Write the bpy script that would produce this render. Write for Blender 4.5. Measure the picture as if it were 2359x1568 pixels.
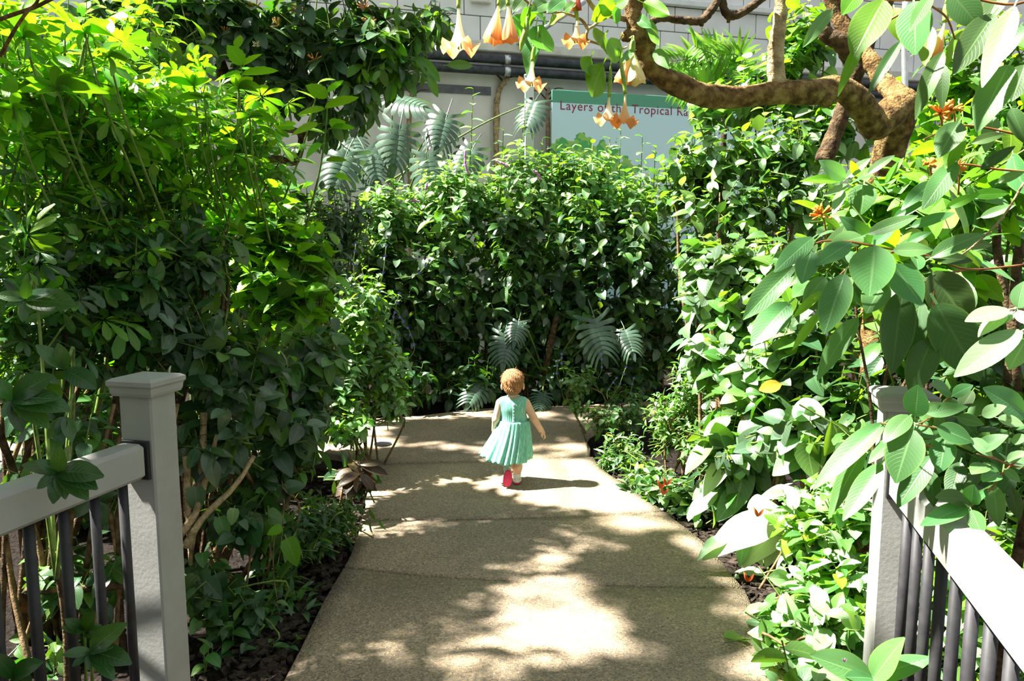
import bpy, math, random
import numpy as np
from mathutils import Vector, Matrix, noise

# ------------------------------------------------------------------ scene, camera, light
scene = bpy.context.scene
for o in list(bpy.data.objects):
    bpy.data.objects.remove(o)
COL = scene.collection
R = math.radians
IMG_W, IMG_H = 2359.0, 1568.0
FPX = 1750.0            # focal length in pixels of the 2359 wide frame
CAM_H = 1.64
PITCH = R(7.0)

cam_data = bpy.data.cameras.new('camera')
cam_data.sensor_width = 36.0
cam_data.lens = 36.0 * FPX / IMG_W
cam_data.clip_start = 0.05
cam_data.dof.use_dof = False
cam = bpy.data.objects.new('camera', cam_data)
COL.objects.link(cam)
cam.location = (0, 0, CAM_H)
cam.rotation_euler = (R(90) - PITCH, 0, 0)
scene.camera = cam

world = bpy.data.worlds.new('glasshouse_sky')
scene.world = world
world.use_nodes = True
wbg = world.node_tree.nodes['Background']
wbg.inputs[0].default_value = (0.90, 0.97, 1.0, 1)
wbg.inputs[1].default_value = 0.62

sun_data = bpy.data.lights.new('sun', 'SUN')
sun_data.energy = 24.0
sun_data.angle = R(1.5)
sun_data.color = (1.0, 0.96, 0.88)
sun = bpy.data.objects.new('sun', sun_data)
COL.objects.link(sun)
SUN_TO = Vector((-0.98, 0.03, 1.40)).normalized()
sun.rotation_euler = (-SUN_TO).to_track_quat('-Z', 'Y').to_euler()
sun.location = (-6, 2, 9)

vs = scene.view_settings
vs.view_transform = 'Standard'
vs.look = 'None'
vs.gamma = 1.0
vs.use_curve_mapping = False
vs.exposure = 0.46
scene.cycles.max_bounces = 5
scene.cycles.diffuse_bounces = 2
scene.cycles.glossy_bounces = 1
scene.cycles.transmission_bounces = 3
scene.cycles.use_adaptive_sampling = True
scene.cycles.adaptive_threshold = 0.04
scene.cycles.sample_clamp_indirect = 6.0

# ------------------------------------------------------------------ helpers
_cp, _sp = math.cos(PITCH), math.sin(PITCH)

def ray(px, py):
    u = (px - IMG_W / 2) / FPX
    v = -(py - IMG_H / 2) / FPX
    return Vector((u, _cp + _sp * v, -_sp + _cp * v))

def at(px, py, Y):
    """point of the place seen at that spot of the photograph, Y metres in front of the camera"""
    d = ray(px, py)
    return Vector((0, 0, CAM_H)) + d * (Y / d.y)

def on_ground(px, py, z=0.0):
    d = ray(px, py)
    return Vector((0, 0, CAM_H)) + d * ((z - CAM_H) / d.z)

def project(P):
    """N x 3 world points -> pixel x, pixel y, depth"""
    P = np.asarray(P, float)
    x, y, z = P[:, 0], P[:, 1], P[:, 2] - CAM_H
    dep = y * _cp - z * _sp
    up = y * _sp + z * _cp
    dd = np.where(dep > 0.05, dep, 0.05)
    return IMG_W / 2 + FPX * x / dd, IMG_H / 2 - FPX * up / dd, dep

def thing(name, label, cat, loc=(0, 0, 0), group=None):
    o = bpy.data.objects.new(name, None)
    o.empty_display_size = 0.1
    o.location = loc
    COL.objects.link(o)
    o['label'] = label
    o['category'] = cat
    if group:
        o['group'] = group
    return o

WLOC = {}
def wloc(o):
    v = Vector((0, 0, 0))
    while o is not None:
        v += o.location
        o = o.parent
    return v

def mesh_obj(name, verts, faces, mat, parent=None, uv=None, smooth=True, loc=None):
    """verts are world coordinates; the object's origin is its parent's, or loc"""
    off = wloc(parent) if parent is not None else Vector(loc or (0, 0, 0))
    V = np.asarray(verts, dtype=np.float32).reshape(-1, 3) - np.array(off, dtype=np.float32)
    me = bpy.data.meshes.new(name)
    fill_mesh(me, V, faces, uv, smooth)
    if mat is not None:
        for m in (mat if isinstance(mat, (list, tuple)) else [mat]):
            me.materials.append(m)
    o = bpy.data.objects.new(name, me)
    COL.objects.link(o)
    if parent is not None:
        o.parent = parent
    else:
        o.location = off
    return o

def fill_mesh(me, V, faces, uv=None, smooth=True):
    V = np.asarray(V, dtype=np.float32)
    me.vertices.add(len(V))
    me.vertices.foreach_set('co', V.ravel())
    if isinstance(faces, np.ndarray):
        n = faces.shape[1]
        li = faces.ravel().astype(np.int32)
        starts = np.arange(0, len(li), n, dtype=np.int32)
        nf = len(faces)
    else:
        nf = len(faces)
        lens = np.fromiter((len(f) for f in faces), np.int32, nf)
        li = np.fromiter((i for f in faces for i in f), np.int32)
        starts = np.concatenate(([0], np.cumsum(lens)[:-1])).astype(np.int32) if nf else np.zeros(0, np.int32)
    me.loops.add(len(li))
    me.loops.foreach_set('vertex_index', li)
    me.polygons.add(nf)
    me.polygons.foreach_set('loop_start', starts)
    me.polygons.foreach_set('use_smooth', np.full(nf, bool(smooth)))
    if uv is not None:
        ul = me.uv_layers.new(name='UVMap')
        ul.data.foreach_set('uv', np.asarray(uv, np.float32)[li].ravel())
    me.update(calc_edges=True)

def box_vf(a, b, bev=0.0):
    """box from corner a to corner b with a small chamfer"""
    (x0, y0, z0), (x1, y1, z1) = a, b
    if bev <= 0:
        v = [(x0, y0, z0), (x1, y0, z0), (x1, y1, z0), (x0, y1, z0), (x0, y0, z1), (x1, y0, z1), (x1, y1, z1), (x0, y1, z1)]
        f = [(3, 2, 1, 0), (4, 5, 6, 7), (0, 1, 5, 4), (1, 2, 6, 5), (2, 3, 7, 6), (3, 0, 4, 7)]
        return v, f
    c = bev
    v = []
    for zz, ins in ((z0, c), (z0 + c, 0), (z1 - c, 0), (z1, c)):
        X0, X1, Y0, Y1 = x0 + ins, x1 - ins, y0 + ins, y1 - ins
        q = c if ins == 0 else c * .5
        v += [(X0 + q, Y0, zz), (X1 - q, Y0, zz), (X1, Y0 + q, zz), (X1, Y1 - q, zz), (X1 - q, Y1, zz), (X0 + q, Y1, zz), (X0, Y1 - q, zz), (X0, Y0 + q, zz)]
    f = [tuple(range(7, -1, -1)), tuple(range(24, 32))]
    for r in range(3):
        for k in range(8):
            k2 = (k + 1) % 8
            f.append((r * 8 + k, r * 8 + k2, (r + 1) * 8 + k2, (r + 1) * 8 + k))
    return v, f

def xf(vs_, M):
    return [M @ Vector(v) for v in vs_]

def catmull(pts, n=6):
    P = [Vector(p) for p in pts]
    if len(P) < 3:
        return [P[0].lerp(P[-1], i / n) for i in range(n + 1)]
    out = []
    for i in range(len(P) - 1):
        p0 = P[i - 1] if i else P[0] * 2 - P[1]
        p1, p2 = P[i], P[i + 1]
        p3 = P[i + 2] if i + 2 < len(P) else P[-1] * 2 - P[-2]
        for k in range(n):
            t = k / n
            out.append(0.5 * ((2 * p1) + (p2 - p0) * t + (2 * p0 - 5 * p1 + 4 * p2 - p3) * t * t + (3 * p1 - p0 - 3 * p2 + p3) * t ** 3))
    out.append(P[-1])
    return out

def interp(a, n):
    """radii list stretched to n values"""
    a = list(a)
    if len(a) == 1:
        return a * n
    r = []
    for i in range(n):
        t = i / (n - 1) * (len(a) - 1)
        k = min(int(t), len(a) - 2)
        r.append(a[k] + (a[k + 1] - a[k]) * (t - k))
    return r

def tube_vf(pts, radii, sides=6, rough=0.0, seed=0, cap=True):
    """swept tube; rough modulates the radius with noise"""
    n = len(pts)
    rad = interp(radii, n)
    V, F, UV = [], [], []
    ref = None
    acc = 0.0
    for i in range(n):
        d = (pts[min(i + 1, n - 1)] - pts[max(i - 1, 0)])
        if d.length < 1e-9:
            d = Vector((0, 0, 1))
        d.normalize()
        if ref is None:
            ref = d.orthogonal().normalized()
        ref = (ref - d * ref.dot(d))
        if ref.length < 1e-6:
            ref = d.orthogonal()
        ref.normalize()
        b = d.cross(ref)
        if i:
            acc += (pts[i] - pts[i - 1]).length
        for k in range(sides):
            a = 2 * math.pi * k / sides
            w = ref * math.cos(a) + b * math.sin(a)
            r = rad[i]
            if rough:
                q = pts[i] + w * r
                r *= 1 + rough * (noise.noise(q * (0.35 / max(rad[i], .01)) + Vector((seed, 0, 0))) * 1.2 + noise.noise(q * (1.3 / max(rad[i], .01))) * .5)
            V.append(pts[i] + w * r)
            UV.append((k / sides, acc))
    for i in range(n - 1):
        for k in range(sides):
            k2 = (k + 1) % sides
            F.append((i * sides + k, i * sides + k2, (i + 1) * sides + k2, (i + 1) * sides + k))
    if cap:
        F.append(tuple(range(sides - 1, -1, -1)))
        F.append(tuple((n - 1) * sides + k for k in range(sides)))
    return V, F, UV

class Join:
    """several shapes gathered into one mesh"""
    def __init__(self):
        self.v, self.f, self.uv = [], [], []
    def add(self, V, F, UV=None):
        n = len(self.v)
        self.v += [tuple(p) for p in V]
        self.f += [tuple(i + n for i in f) for f in F]
        self.uv += [tuple(u) for u in UV] if UV is not None else [(0, 0)] * len(V)
    def build(self, name, mat, parent=None, smooth=True, loc=None):
        return mesh_obj(name, self.v, self.f, mat, parent, self.uv, smooth, loc)

# ------------------------------------------------------------------ materials
def new_mat(name):
    m = bpy.data.materials.new(name)
    m.use_nodes = True
    nt = m.node_tree
    bsdf = nt.nodes['Principled BSDF']
    return m, nt, bsdf

def N(nt, kind, **kw):
    n = nt.nodes.new(kind)
    for k, v in kw.items():
        setattr(n, k, v)
    return n

def ramp(nt, fac, stops):
    r = N(nt, 'ShaderNodeValToRGB')
    el = r.color_ramp.elements
    while len(el) > 1:
        el.remove(el[-1])
    el[0].position = stops[0][0]
    el[0].color = (*stops[0][1], 1)
    for p, c in stops[1:]:
        e = el.new(p)
        e.color = (*c, 1)
    nt.links.new(fac, r.inputs[0])
    return r

def math_n(nt, op, a, b=None, c=None):
    n = N(nt, 'ShaderNodeMath', operation=op)
    for i, x in enumerate((a, b, c)):
        if x is None:
            continue
        if isinstance(x, (int, float)):
            n.inputs[i].default_value = x
        else:
            nt.links.new(x, n.inputs[i])
    return n.outputs[0]

def noisy_mat(name, c1, c2, scale=8.0, rough=.7, bump=.0, bscale=None, detail=6, c3=None, spec=.3, metal=0.0, lo=.35, hi=.65, stretch=None):
    m, nt, b = new_mat(name)
    tc = N(nt, 'ShaderNodeTexCoord')
    src = tc.outputs['Object']
    if stretch:
        mp = N(nt, 'ShaderNodeMapping')
        mp.inputs['Scale'].default_value = stretch
        nt.links.new(src, mp.inputs[0])
        src = mp.outputs[0]
    nz = N(nt, 'ShaderNodeTexNoise')
    nz.inputs['Scale'].default_value = scale
    nz.inputs['Detail'].default_value = detail
    nt.links.new(src, nz.inputs['Vector'])
    st = [(lo, c1), (hi, c2)] if c3 is None else [(lo, c1), ((lo + hi) / 2, c3), (hi, c2)]
    r = ramp(nt, nz.outputs[0], st)
    nt.links.new(r.outputs[0], b.inputs['Base Color'])
    b.inputs['Roughness'].default_value = rough
    b.inputs['Specular IOR Level'].default_value = spec
    b.inputs['Metallic'].default_value = metal
    if bump:
        n2 = N(nt, 'ShaderNodeTexNoise')
        n2.inputs['Scale'].default_value = bscale or scale * 3
        n2.inputs['Detail'].default_value = 5
        nt.links.new(src, n2.inputs['Vector'])
        bp = N(nt, 'ShaderNodeBump')
        bp.inputs['Strength'].default_value = bump
        bp.inputs['Distance'].default_value = .02
        nt.links.new(n2.outputs[0], bp.inputs['Height'])
        nt.links.new(bp.outputs[0], b.inputs['Normal'])
    return m

def plain_mat(name, col, rough=.6, spec=.4, metal=0.0):
    return noisy_mat(name, tuple(c * .92 for c in col), tuple(min(1, c * 1.06) for c in col), 30, rough, 0, spec=spec, metal=metal)

def leaf_mat(name, base, trans, tmix=.38, rough=.42, veins=8, vein=.5, edge=None, spec=.5, var=.35, young=None):
    """leaf blade: glossy upper skin over a translucent blade, with a midrib and side veins; each leaf varies a little"""
    m, nt, b = new_mat(name)
    L = nt.links.new
    geo = N(nt, 'ShaderNodeNewGeometry')
    oi = N(nt, 'ShaderNodeObjectInfo')
    rnd = math_n(nt, 'FRACT', math_n(nt, 'ADD', oi.outputs['Random'], geo.outputs['Random Per Island']))
    rnd2 = math_n(nt, 'FRACT', math_n(nt, 'MULTIPLY', rnd, 7.31))
    uvn = N(nt, 'ShaderNodeUVMap')
    sep = N(nt, 'ShaderNodeSeparateXYZ')
    L(uvn.outputs[0], sep.inputs[0])
    c = math_n(nt, 'ABSOLUTE', math_n(nt, 'MULTIPLY', math_n(nt, 'SUBTRACT', sep.outputs[0], .5), 2.0))
    v = sep.outputs[1]
    # side veins sweep forward from the midrib
    ph = math_n(nt, 'FRACT', math_n(nt, 'SUBTRACT', math_n(nt, 'MULTIPLY', v, float(veins)), math_n(nt, 'MULTIPLY', math_n(nt, 'POWER', c, 1.25), veins * .26)))
    dist = math_n(nt, 'ABSOLUTE', math_n(nt, 'SUBTRACT', ph, .5))           # 0 on the vein .. .5 between
    side = N(nt, 'ShaderNodeMapRange')
    L(dist, side.inputs[0])
    side.inputs[1].default_value = .0
    side.inputs[2].default_value = .10
    side.inputs[3].default_value = 1.0
    side.inputs[4].default_value = .0
    mid = N(nt, 'ShaderNodeMapRange')
    L(c, mid.inputs[0])
    mid.inputs[1].default_value = .02
    mid.inputs[2].default_value = .10
    mid.inputs[3].default_value = 1.0
    mid.inputs[4].default_value = .0
    veinmask = math_n(nt, 'MAXIMUM', math_n(nt, 'MULTIPLY', side.outputs[0], .55), mid.outputs[0])
    hs = N(nt, 'ShaderNodeHueSaturation')
    hs.inputs['Color'].default_value = (*base, 1)
    L(math_n(nt, 'ADD', math_n(nt, 'MULTIPLY', rnd2, .05), .475), hs.inputs['Hue'])
    L(math_n(nt, 'ADD', math_n(nt, 'MULTIPLY', rnd, 2 * var), 1 - var), hs.inputs['Value'])
    mx = N(nt, 'ShaderNodeMix', data_type='RGBA')
    L(math_n(nt, 'MULTIPLY', veinmask, vein), mx.inputs[0])
    L(hs.outputs[0], mx.inputs[6])
    mx.inputs[7].default_value = (min(1, base[0] * 2.6 + .03), min(1, base[1] * 1.9 + .04), base[2] * 2.2 + .02, 1)
    colour = mx.outputs[2]
    if edge is not None:
        em = N(nt, 'ShaderNodeMapRange')
        L(c, em.inputs[0])
        em.inputs[1].default_value = .88
        em.inputs[2].default_value = .99
        m2 = N(nt, 'ShaderNodeMix', data_type='RGBA')
        L(em.outputs[0], m2.inputs[0])
        L(colour, m2.inputs[6])
        m2.inputs[7].default_value = (*edge, 1)
        colour = m2.outputs[2]
    L(colour, b.inputs['Base Color'])
    b.inputs['Roughness'].default_value = rough
    b.inputs['Specular IOR Level'].default_value = spec
    bp = N(nt, 'ShaderNodeBump')
    bp.inputs['Strength'].default_value = .25
    bp.inputs['Distance'].default_value = .003
    L(math_n(nt, 'SUBTRACT', 1.0, veinmask), bp.inputs['Height'])
    L(bp.outputs[0], b.inputs['Normal'])
    tr = N(nt, 'ShaderNodeBsdfTranslucent')
    ht = N(nt, 'ShaderNodeHueSaturation')
    ht.inputs['Color'].default_value = (*trans, 1)
    L(math_n(nt, 'ADD', math_n(nt, 'MULTIPLY', rnd2, .04), .48), ht.inputs['Hue'])
    L(math_n(nt, 'ADD', math_n(nt, 'MULTIPLY', rnd, 2 * var), 1 - var), ht.inputs['Value'])
    L(ht.outputs[0], tr.inputs[0])
    sh = N(nt, 'ShaderNodeMixShader')
    sh.inputs[0].default_value = tmix
    L(b.outputs[0], sh.inputs[1])
    L(tr.outputs[0], sh.inputs[2])
    L(sh.outputs[0], nt.nodes['Material Output'].inputs[0])
    return m

M = {}
M['bark'] = noisy_mat('golden_brown_bark', (.075, .040, .012), (.33, .22, .085), 26, .85, 1.0, 90, c3=(.19, .11, .035), spec=.2)
M['bark_pale'] = noisy_mat('pale_tan_bark', (.22, .15, .075), (.50, .38, .21), 18, .8, .8, 70, spec=.2)
M['bark_dark'] = noisy_mat('dark_brown_bark', (.035, .02, .010), (.13, .085, .04), 25, .85, .7, 70, spec=.2)
M['stem_green'] = noisy_mat('green_stem', (.07, .13, .02), (.17, .24, .05), 30, .5)
M['stem_brown'] = noisy_mat('brown_stem', (.09, .055, .022), (.25, .16, .075), 30, .7, .3)
M['stem_red'] = noisy_mat('reddish_stem', (.22, .075, .02), (.36, .15, .05), 30, .5)
M['soil'] = noisy_mat('dark_mulch_soil', (.004, .003, .003), (.024, .017, .013), 45, .95, 1.0, 90, spec=.1)
M['chip'] = noisy_mat('bark_mulch_chip', (.010, .007, .006), (.055, .042, .032), 30, .9, .3, spec=.1)

# leaves
M['lf_lime'] = leaf_mat('lime_leaf', (.14, .31, .018), (.205, .50, .006), .52, .40, 7, .35)
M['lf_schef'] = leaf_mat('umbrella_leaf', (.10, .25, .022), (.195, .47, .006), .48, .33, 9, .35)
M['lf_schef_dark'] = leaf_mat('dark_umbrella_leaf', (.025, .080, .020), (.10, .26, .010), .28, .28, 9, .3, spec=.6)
M['lf_mid'] = leaf_mat('mid_green_leaf', (.068, .165, .035), (.20, .42, .012), .36, .36, 8, .45)
M['lf_deep'] = leaf_mat('deep_green_leaf', (.030, .082, .028), (.09, .25, .010), .28, .33, 8, .4, spec=.55)
M['lf_grey'] = leaf_mat('grey_green_leaf', (.062, .115, .062), (.15, .32, .02), .24, .28, 8, .4, spec=.65)
M['lf_bright'] = leaf_mat('bright_green_leaf', (.22, .39, .18), (.26, .52, .06), .36, .36, 8, .4)  # light green, base raised further to carry the white of direct sun
M['lf_vein'] = leaf_mat('veined_leaf', (.085, .225, .070), (.17, .44, .02), .30, .38, 13, .50, edge=(.15, .30, .06), spec=.4, var=.25)
M['lf_vein_lime'] = leaf_mat('veined_lime_leaf', (.13, .31, .025), (.20, .50, .006), .50, .40, 13, .35, edge=(.22, .42, .05), var=.2)
M['lf_vein_dark'] = leaf_mat('veined_dark_leaf', (.050, .115, .034), (.10, .22, .010), .28, .38, 13, .35, edge=(.10, .17, .03), spec=.4, var=.25)
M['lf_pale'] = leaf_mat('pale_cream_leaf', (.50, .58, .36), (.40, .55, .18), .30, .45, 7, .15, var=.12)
M['lf_monstera'] = leaf_mat('monstera_leaf', (.065, .120, .080), (.13, .26, .04), .20, .27, 6, .2, spec=.65, var=.2)
M['lf_copper'] = leaf_mat('copper_leaf', (.055, .036, .016), (.12, .07, .015), .25, .35, 8, .4)
M['lf_yellow'] = leaf_mat('yellowing_leaf', (.40, .33, .03), (.4, .34, .02), .4, .45, 8, .3)
M['lf_palm'] = leaf_mat('palm_leaflet', (.15, .33, .03), (.24, .54, .012), .45, .4, 1, .1)
# ------------------------------------------------------------------ setting: soil and path
def concrete_mat():
    m, nt, b = new_mat('exposed_aggregate_concrete')
    L = nt.links.new
    tc = N(nt, 'ShaderNodeTexCoord')
    big = N(nt, 'ShaderNodeTexNoise')
    big.inputs['Scale'].default_value = 1.3
    big.inputs['Detail'].default_value = 5
    L(tc.outputs['Object'], big.inputs['Vector'])
    base = ramp(nt, big.outputs[0], [(.3, (.225, .185, .145)), (.55, (.315, .255, .185)), (.75, (.40, .32, .21))])
    vo = N(nt, 'ShaderNodeTexVoronoi')
    vo.inputs['Scale'].default_value = 130
    L(tc.outputs['Object'], vo.inputs['Vector'])
    sepc = N(nt, 'ShaderNodeSeparateColor')
    L(vo.outputs['Color'], sepc.inputs[0])
    peb = ramp(nt, sepc.outputs[0], [(0, (.45, .45, .45)), (.5, (.95, .92, .88)), (.86, (1.15, 1.05, .9)), (1, (1.7, 1.55, 1.3))])
    mx = N(nt, 'ShaderNodeMix', data_type='RGBA', blend_type='MULTIPLY')
    mx.inputs[0].default_value = .85
    L(base.outputs[0], mx.inputs[6])
    L(peb.outputs[0], mx.inputs[7])
    L(mx.outputs[2], b.inputs['Base Color'])
    b.inputs['Roughness'].default_value = .62
    b.inputs['Specular IOR Level'].default_value = .35
    bp = N(nt, 'ShaderNodeBump')
    bp.inputs['Strength'].default_value = .5
    bp.inputs['Distance'].default_value = .006
    L(vo.outputs['Distance'], bp.inputs['Height'])
    L(bp.outputs[0], b.inputs['Normal'])
    return m

M['concrete'] = concrete_mat()

# soil bed: a gently uneven sheet below the level of the path
def build_soil():
    nx, ny = 90, 80
    V, F = [], []
    for j in range(ny + 1):
        y = -3 + 16 * j / ny
        for i in range(nx + 1):
            x = -9 + 18 * i / nx
            z = -.055 + .035 * noise.noise(Vector((x * 1.6, y * 1.6, 0))) + .012 * noise.noise(Vector((x * 6, y * 6, 3)))
            if i in (0, nx):
                x *= 4
            if j in (0, ny):
                y = -40 if j == 0 else 45
            V.append((x, y, z))
    for j in range(ny):
        for i in range(nx):
            a = j * (nx + 1) + i
            F.append((a, a + 1, a + nx + 2, a + nx + 1))
    o = mesh_obj('ground', V, F, M['soil'])
    o['kind'] = 'structure'
    o['label'] = 'dark mulched soil of the planting beds beside the path'
    return o
ground = build_soil()

# path outline, left and right edges as functions of the distance y
LEFT_E = [(-2.0, -.90), (2.0, -.88), (2.88, -.87), (3.34, -.88), (3.99, -.87), (4.6, -.92), (5.3, -1.05), (5.9, -1.40), (6.25, -2.0), (6.4, -3.0)]
RIGHT_E = [(-2.0, 1.02), (2.0, 1.05), (2.88, 1.08), (3.5, 1.12), (4.1, 1.08), (4.86, .89), (5.52, .69), (5.74, .645), (6.25, .62), (6.7, .72), (7.1, .95), (7.36, 1.25), (7.5, 2.2), (7.6, 4.2)]
def edge_x(E, y):
    for (a, xa), (b, xb) in zip(E, E[1:]):
        if a <= y <= b:
            t = (y - a) / (b - a)
            return xa + (xb - xa) * t
    return E[-1][1] if y > E[-1][0] else E[0][1]

def joint(pts):
    def f(x):
        for (a, ya), (b, yb) in zip(pts, pts[1:]):
            if x <= b:
                t = (x - a) / (b - a)
                return ya + (yb - ya) * t
        return pts[-1][1]
    return f
J0 = lambda x: -1.8
J1 = joint([(-1.2, 3.80), (-.86, 3.755), (-.45, 3.66), (.04, 3.585), (.6, 3.535), (1.12, 3.52), (1.5, 3.52)])
J2 = joint([(-1.4, 4.46), (-.9, 4.45), (-.23, 4.45), (.4, 4.50), (.95, 4.60), (1.5, 4.70)])
J3 = joint([(-1.6, 5.62), (-1.0, 5.66), (0, 5.75), (.64, 5.86), (1.5, 6.0)])

path = thing('path', 'tan exposed aggregate concrete path curving away between the plants', 'path')
path['kind'] = 'structure'
del path['category']

def slab(jn, jf, gap=.011):
    """one pour of concrete between two joints"""
    n, mrows = 22, 14
    V, F = [], []
    for r in range(mrows + 1):
        t = r / mrows
        for k in range(n + 1):
            s = k / n
            xg = -1 + 2.1 * s
            y = jn(xg) + gap + (jf(xg) - jn(xg) - 2 * gap) * t
            xl, xr = edge_x(LEFT_E, y), edge_x(RIGHT_E, y)
            x = xl + (xr - xl) * s
            wob = .012 * noise.noise(Vector((y * 3, s * 4, 1))) if k in (0, n) else 0
            y = jn(x) + gap + (jf(x) - jn(x) - 2 * gap) * t
            z = .004 * noise.noise(Vector((x * 1.5, y * 1.5, 7)))
            if r in (0, mrows) or k in (0, n):
                z -= .004
            V.append((x + wob, y, z))
    nt_ = len(V)
    for r in range(mrows):
        for k in range(n):
            a = r * (n + 1) + k
            F.append((a, a + 1, a + n + 2, a + n + 1))
    ring = [k for k in range(n + 1)] + [r * (n + 1) + n for r in range(1, mrows + 1)] + [mrows * (n + 1) + k for k in range(n - 1, -1, -1)] + [r * (n + 1) for r in range(mrows - 1, 0, -1)]
    for i in ring:
        x, y, z = V[i]
        V.append((x, y, -.11))
    m = len(ring)
    for k in range(m):
        k2 = (k + 1) % m
        F.append((ring[k], nt_ + k, nt_ + k2, ring[k2]))
    return mesh_obj('slab', V, F, M['concrete'], path)
slab(J0, J1)
slab(J1, J2)
slab(J2, J3)

# the far stretch, which sweeps to both sides in front of the hedge
FAR_E = [(-5.0, 6.75), (-3.0, 6.85), (-1.35, 7.17), (-.91, 7.30), (-.35, 7.62), (.49, 7.76), (1.37, 7.98), (2.5, 8.2), (5.0, 8.5)]
NEAR_E = [(-5.0, 5.95), (-2.6, 6.25), (-1.75, 6.12), (-1.35, 5.85), (-1.08, 5.62), (-1.0, 5.66), (0, 5.75), (.60, 5.855), (.64, 6.05), (.62, 6.3), (.70, 6.65), (.95, 7.1), (1.3, 7.35), (2.4, 7.5), (5.0, 7.7)]
def far_slab():
    n = 60
    V, F = [], []
    def onpoly(E, s):
        x = -5 + 10 * s
        for (a, ya), (b, yb) in zip(E, E[1:]):
            if a <= x <= b + 1e-9:
                return x, ya + (yb - ya) * (x - a) / (b - a + 1e-9)
        return E[-1]
    mrows = 8
    ne = [Vector((p[0], p[1], 0)) for p in NEAR_E]
    lens = [0]
    for a, b in zip(ne, ne[1:]):
        lens.append(lens[-1] + (b - a).length)
    def near(s):
        d = s * lens[-1]
        for i in range(len(ne) - 1):
            if d <= lens[i + 1] + 1e-9:
                t = (d - lens[i]) / (lens[i + 1] - lens[i])
                return ne[i].lerp(ne[i + 1], t)
        return ne[-1]
    for r in range(mrows + 1):
        for k in range(n + 1):
            p = near(k / n)
            fx, fy = onpoly(FAR_E, (p.x + 5) / 10)
            t = r / mrows
            y = p.y + .007 + (fy - p.y) * t
            V.append((p.x, y, .004 * noise.noise(Vector((p.x * 1.5, y * 1.5, 7)))))
    for r in range(mrows):
        for k in range(n):
            a = r * (n + 1) + k
            F.append((a, a + 1, a + n + 2, a + n + 1))
    nt_ = len(V)
    for k in range(n + 1):
        V.append((V[k][0], V[k][1], -.11))
    for k in range(n):
        F.append((k, nt_ + k, nt_ + k + 1, k + 1))
    return mesh_obj('slab', V, F, M['concrete'], path)
far_slab()

# drain lid in the far stretch
def drain():
    c = on_ground(882, 1024)
    m1 = plain_mat('dark_iron', (.03, .032, .036), .5, .4, .6)
    t = thing('drain_cover', 'small dark round metal drain cover set in the path', 'drain cover', (c.x, c.y, 0))
    j = Join()
    n = 28
    ring = [(.072, .004), (.072, .010), (.064, .011), (.062, .008), (.0, .008)]
    V, F = [], []
    for r, z in ring[:-1]:
        V += [(c.x + r * math.cos(2 * math.pi * k / n), c.y + r * math.sin(2 * math.pi * k / n), z) for k in range(n)]
    for i in range(len(ring) - 2):
        for k in range(n):
            k2 = (k + 1) % n
            F.append((i * n + k, i * n + k2, (i + 1) * n + k2, (i + 1) * n + k))
    F.append(tuple(3 * n + k for k in range(n)))
    mesh_obj('lid', V, F, m1, t, smooth=False)
    for k in range(5):
        y = c.y - .04 + k * .02
        w = math.sqrt(max(.0, .058 ** 2 - (y - c.y) ** 2))
        v, f = box_vf((c.x - w, y - .004, .0078), (c.x + w, y + .004, .0105))
        mesh_obj('rib', v, f, m1, t, smooth=False)
drain()

# ------------------------------------------------------------------ back wall, ledge, pipes, sign
WU = Vector((.9637, .267, 0)).normalized()
WN = Vector((WU.y, -WU.x, 0))          # towards the camera
W0 = Vector((0, 11.2, 0))
def wp(s, z, d=0.0):
    return W0 + WU * s + WN * d + Vector((0, 0, z))
def on_wall(px, py, d=0.0):
    r = ray(px, py)
    o = Vector((0, 0, CAM_H))
    t = ((W0 + WN * d) - o).dot(WN) / r.dot(WN)
    p = o + r * t
    q = p - W0
    return q.dot(WU), p.z
def wall_box(s0, s1, z0, z1, d0, d1, bev=0.0):
    v, f = box_vf((s0, -d1, z0), (s1, -d0, z1), bev)
    return [wp(a, c, -b) for a, b, c in v], f

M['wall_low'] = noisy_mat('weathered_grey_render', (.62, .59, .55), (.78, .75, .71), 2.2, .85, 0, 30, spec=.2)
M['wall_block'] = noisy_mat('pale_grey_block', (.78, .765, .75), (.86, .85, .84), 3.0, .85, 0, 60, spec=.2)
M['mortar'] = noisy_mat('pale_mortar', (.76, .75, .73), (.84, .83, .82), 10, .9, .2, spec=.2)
M['ledge'] = noisy_mat('cream_ledge_concrete', (.60, .57, .50), (.76, .73, .67), 5, .8, .2, spec=.2)
M['pipe'] = noisy_mat('black_pipe_lagging', (.018, .021, .026), (.05, .055, .065), 14, .45, .1, spec=.4)
M['clamp'] = noisy_mat('galvanised_steel', (.50, .51, .52), (.66, .67, .68), 20, .35, metal=.8, spec=.5)
M['white_paint'] = noisy_mat('white_paint', (.74, .74, .73), (.82, .82, .81), 10, .5)
M['dark_strip'] = noisy_mat('dark_grey_strip', (.10, .10, .12), (.15, .15, .17), 10, .6)

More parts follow.
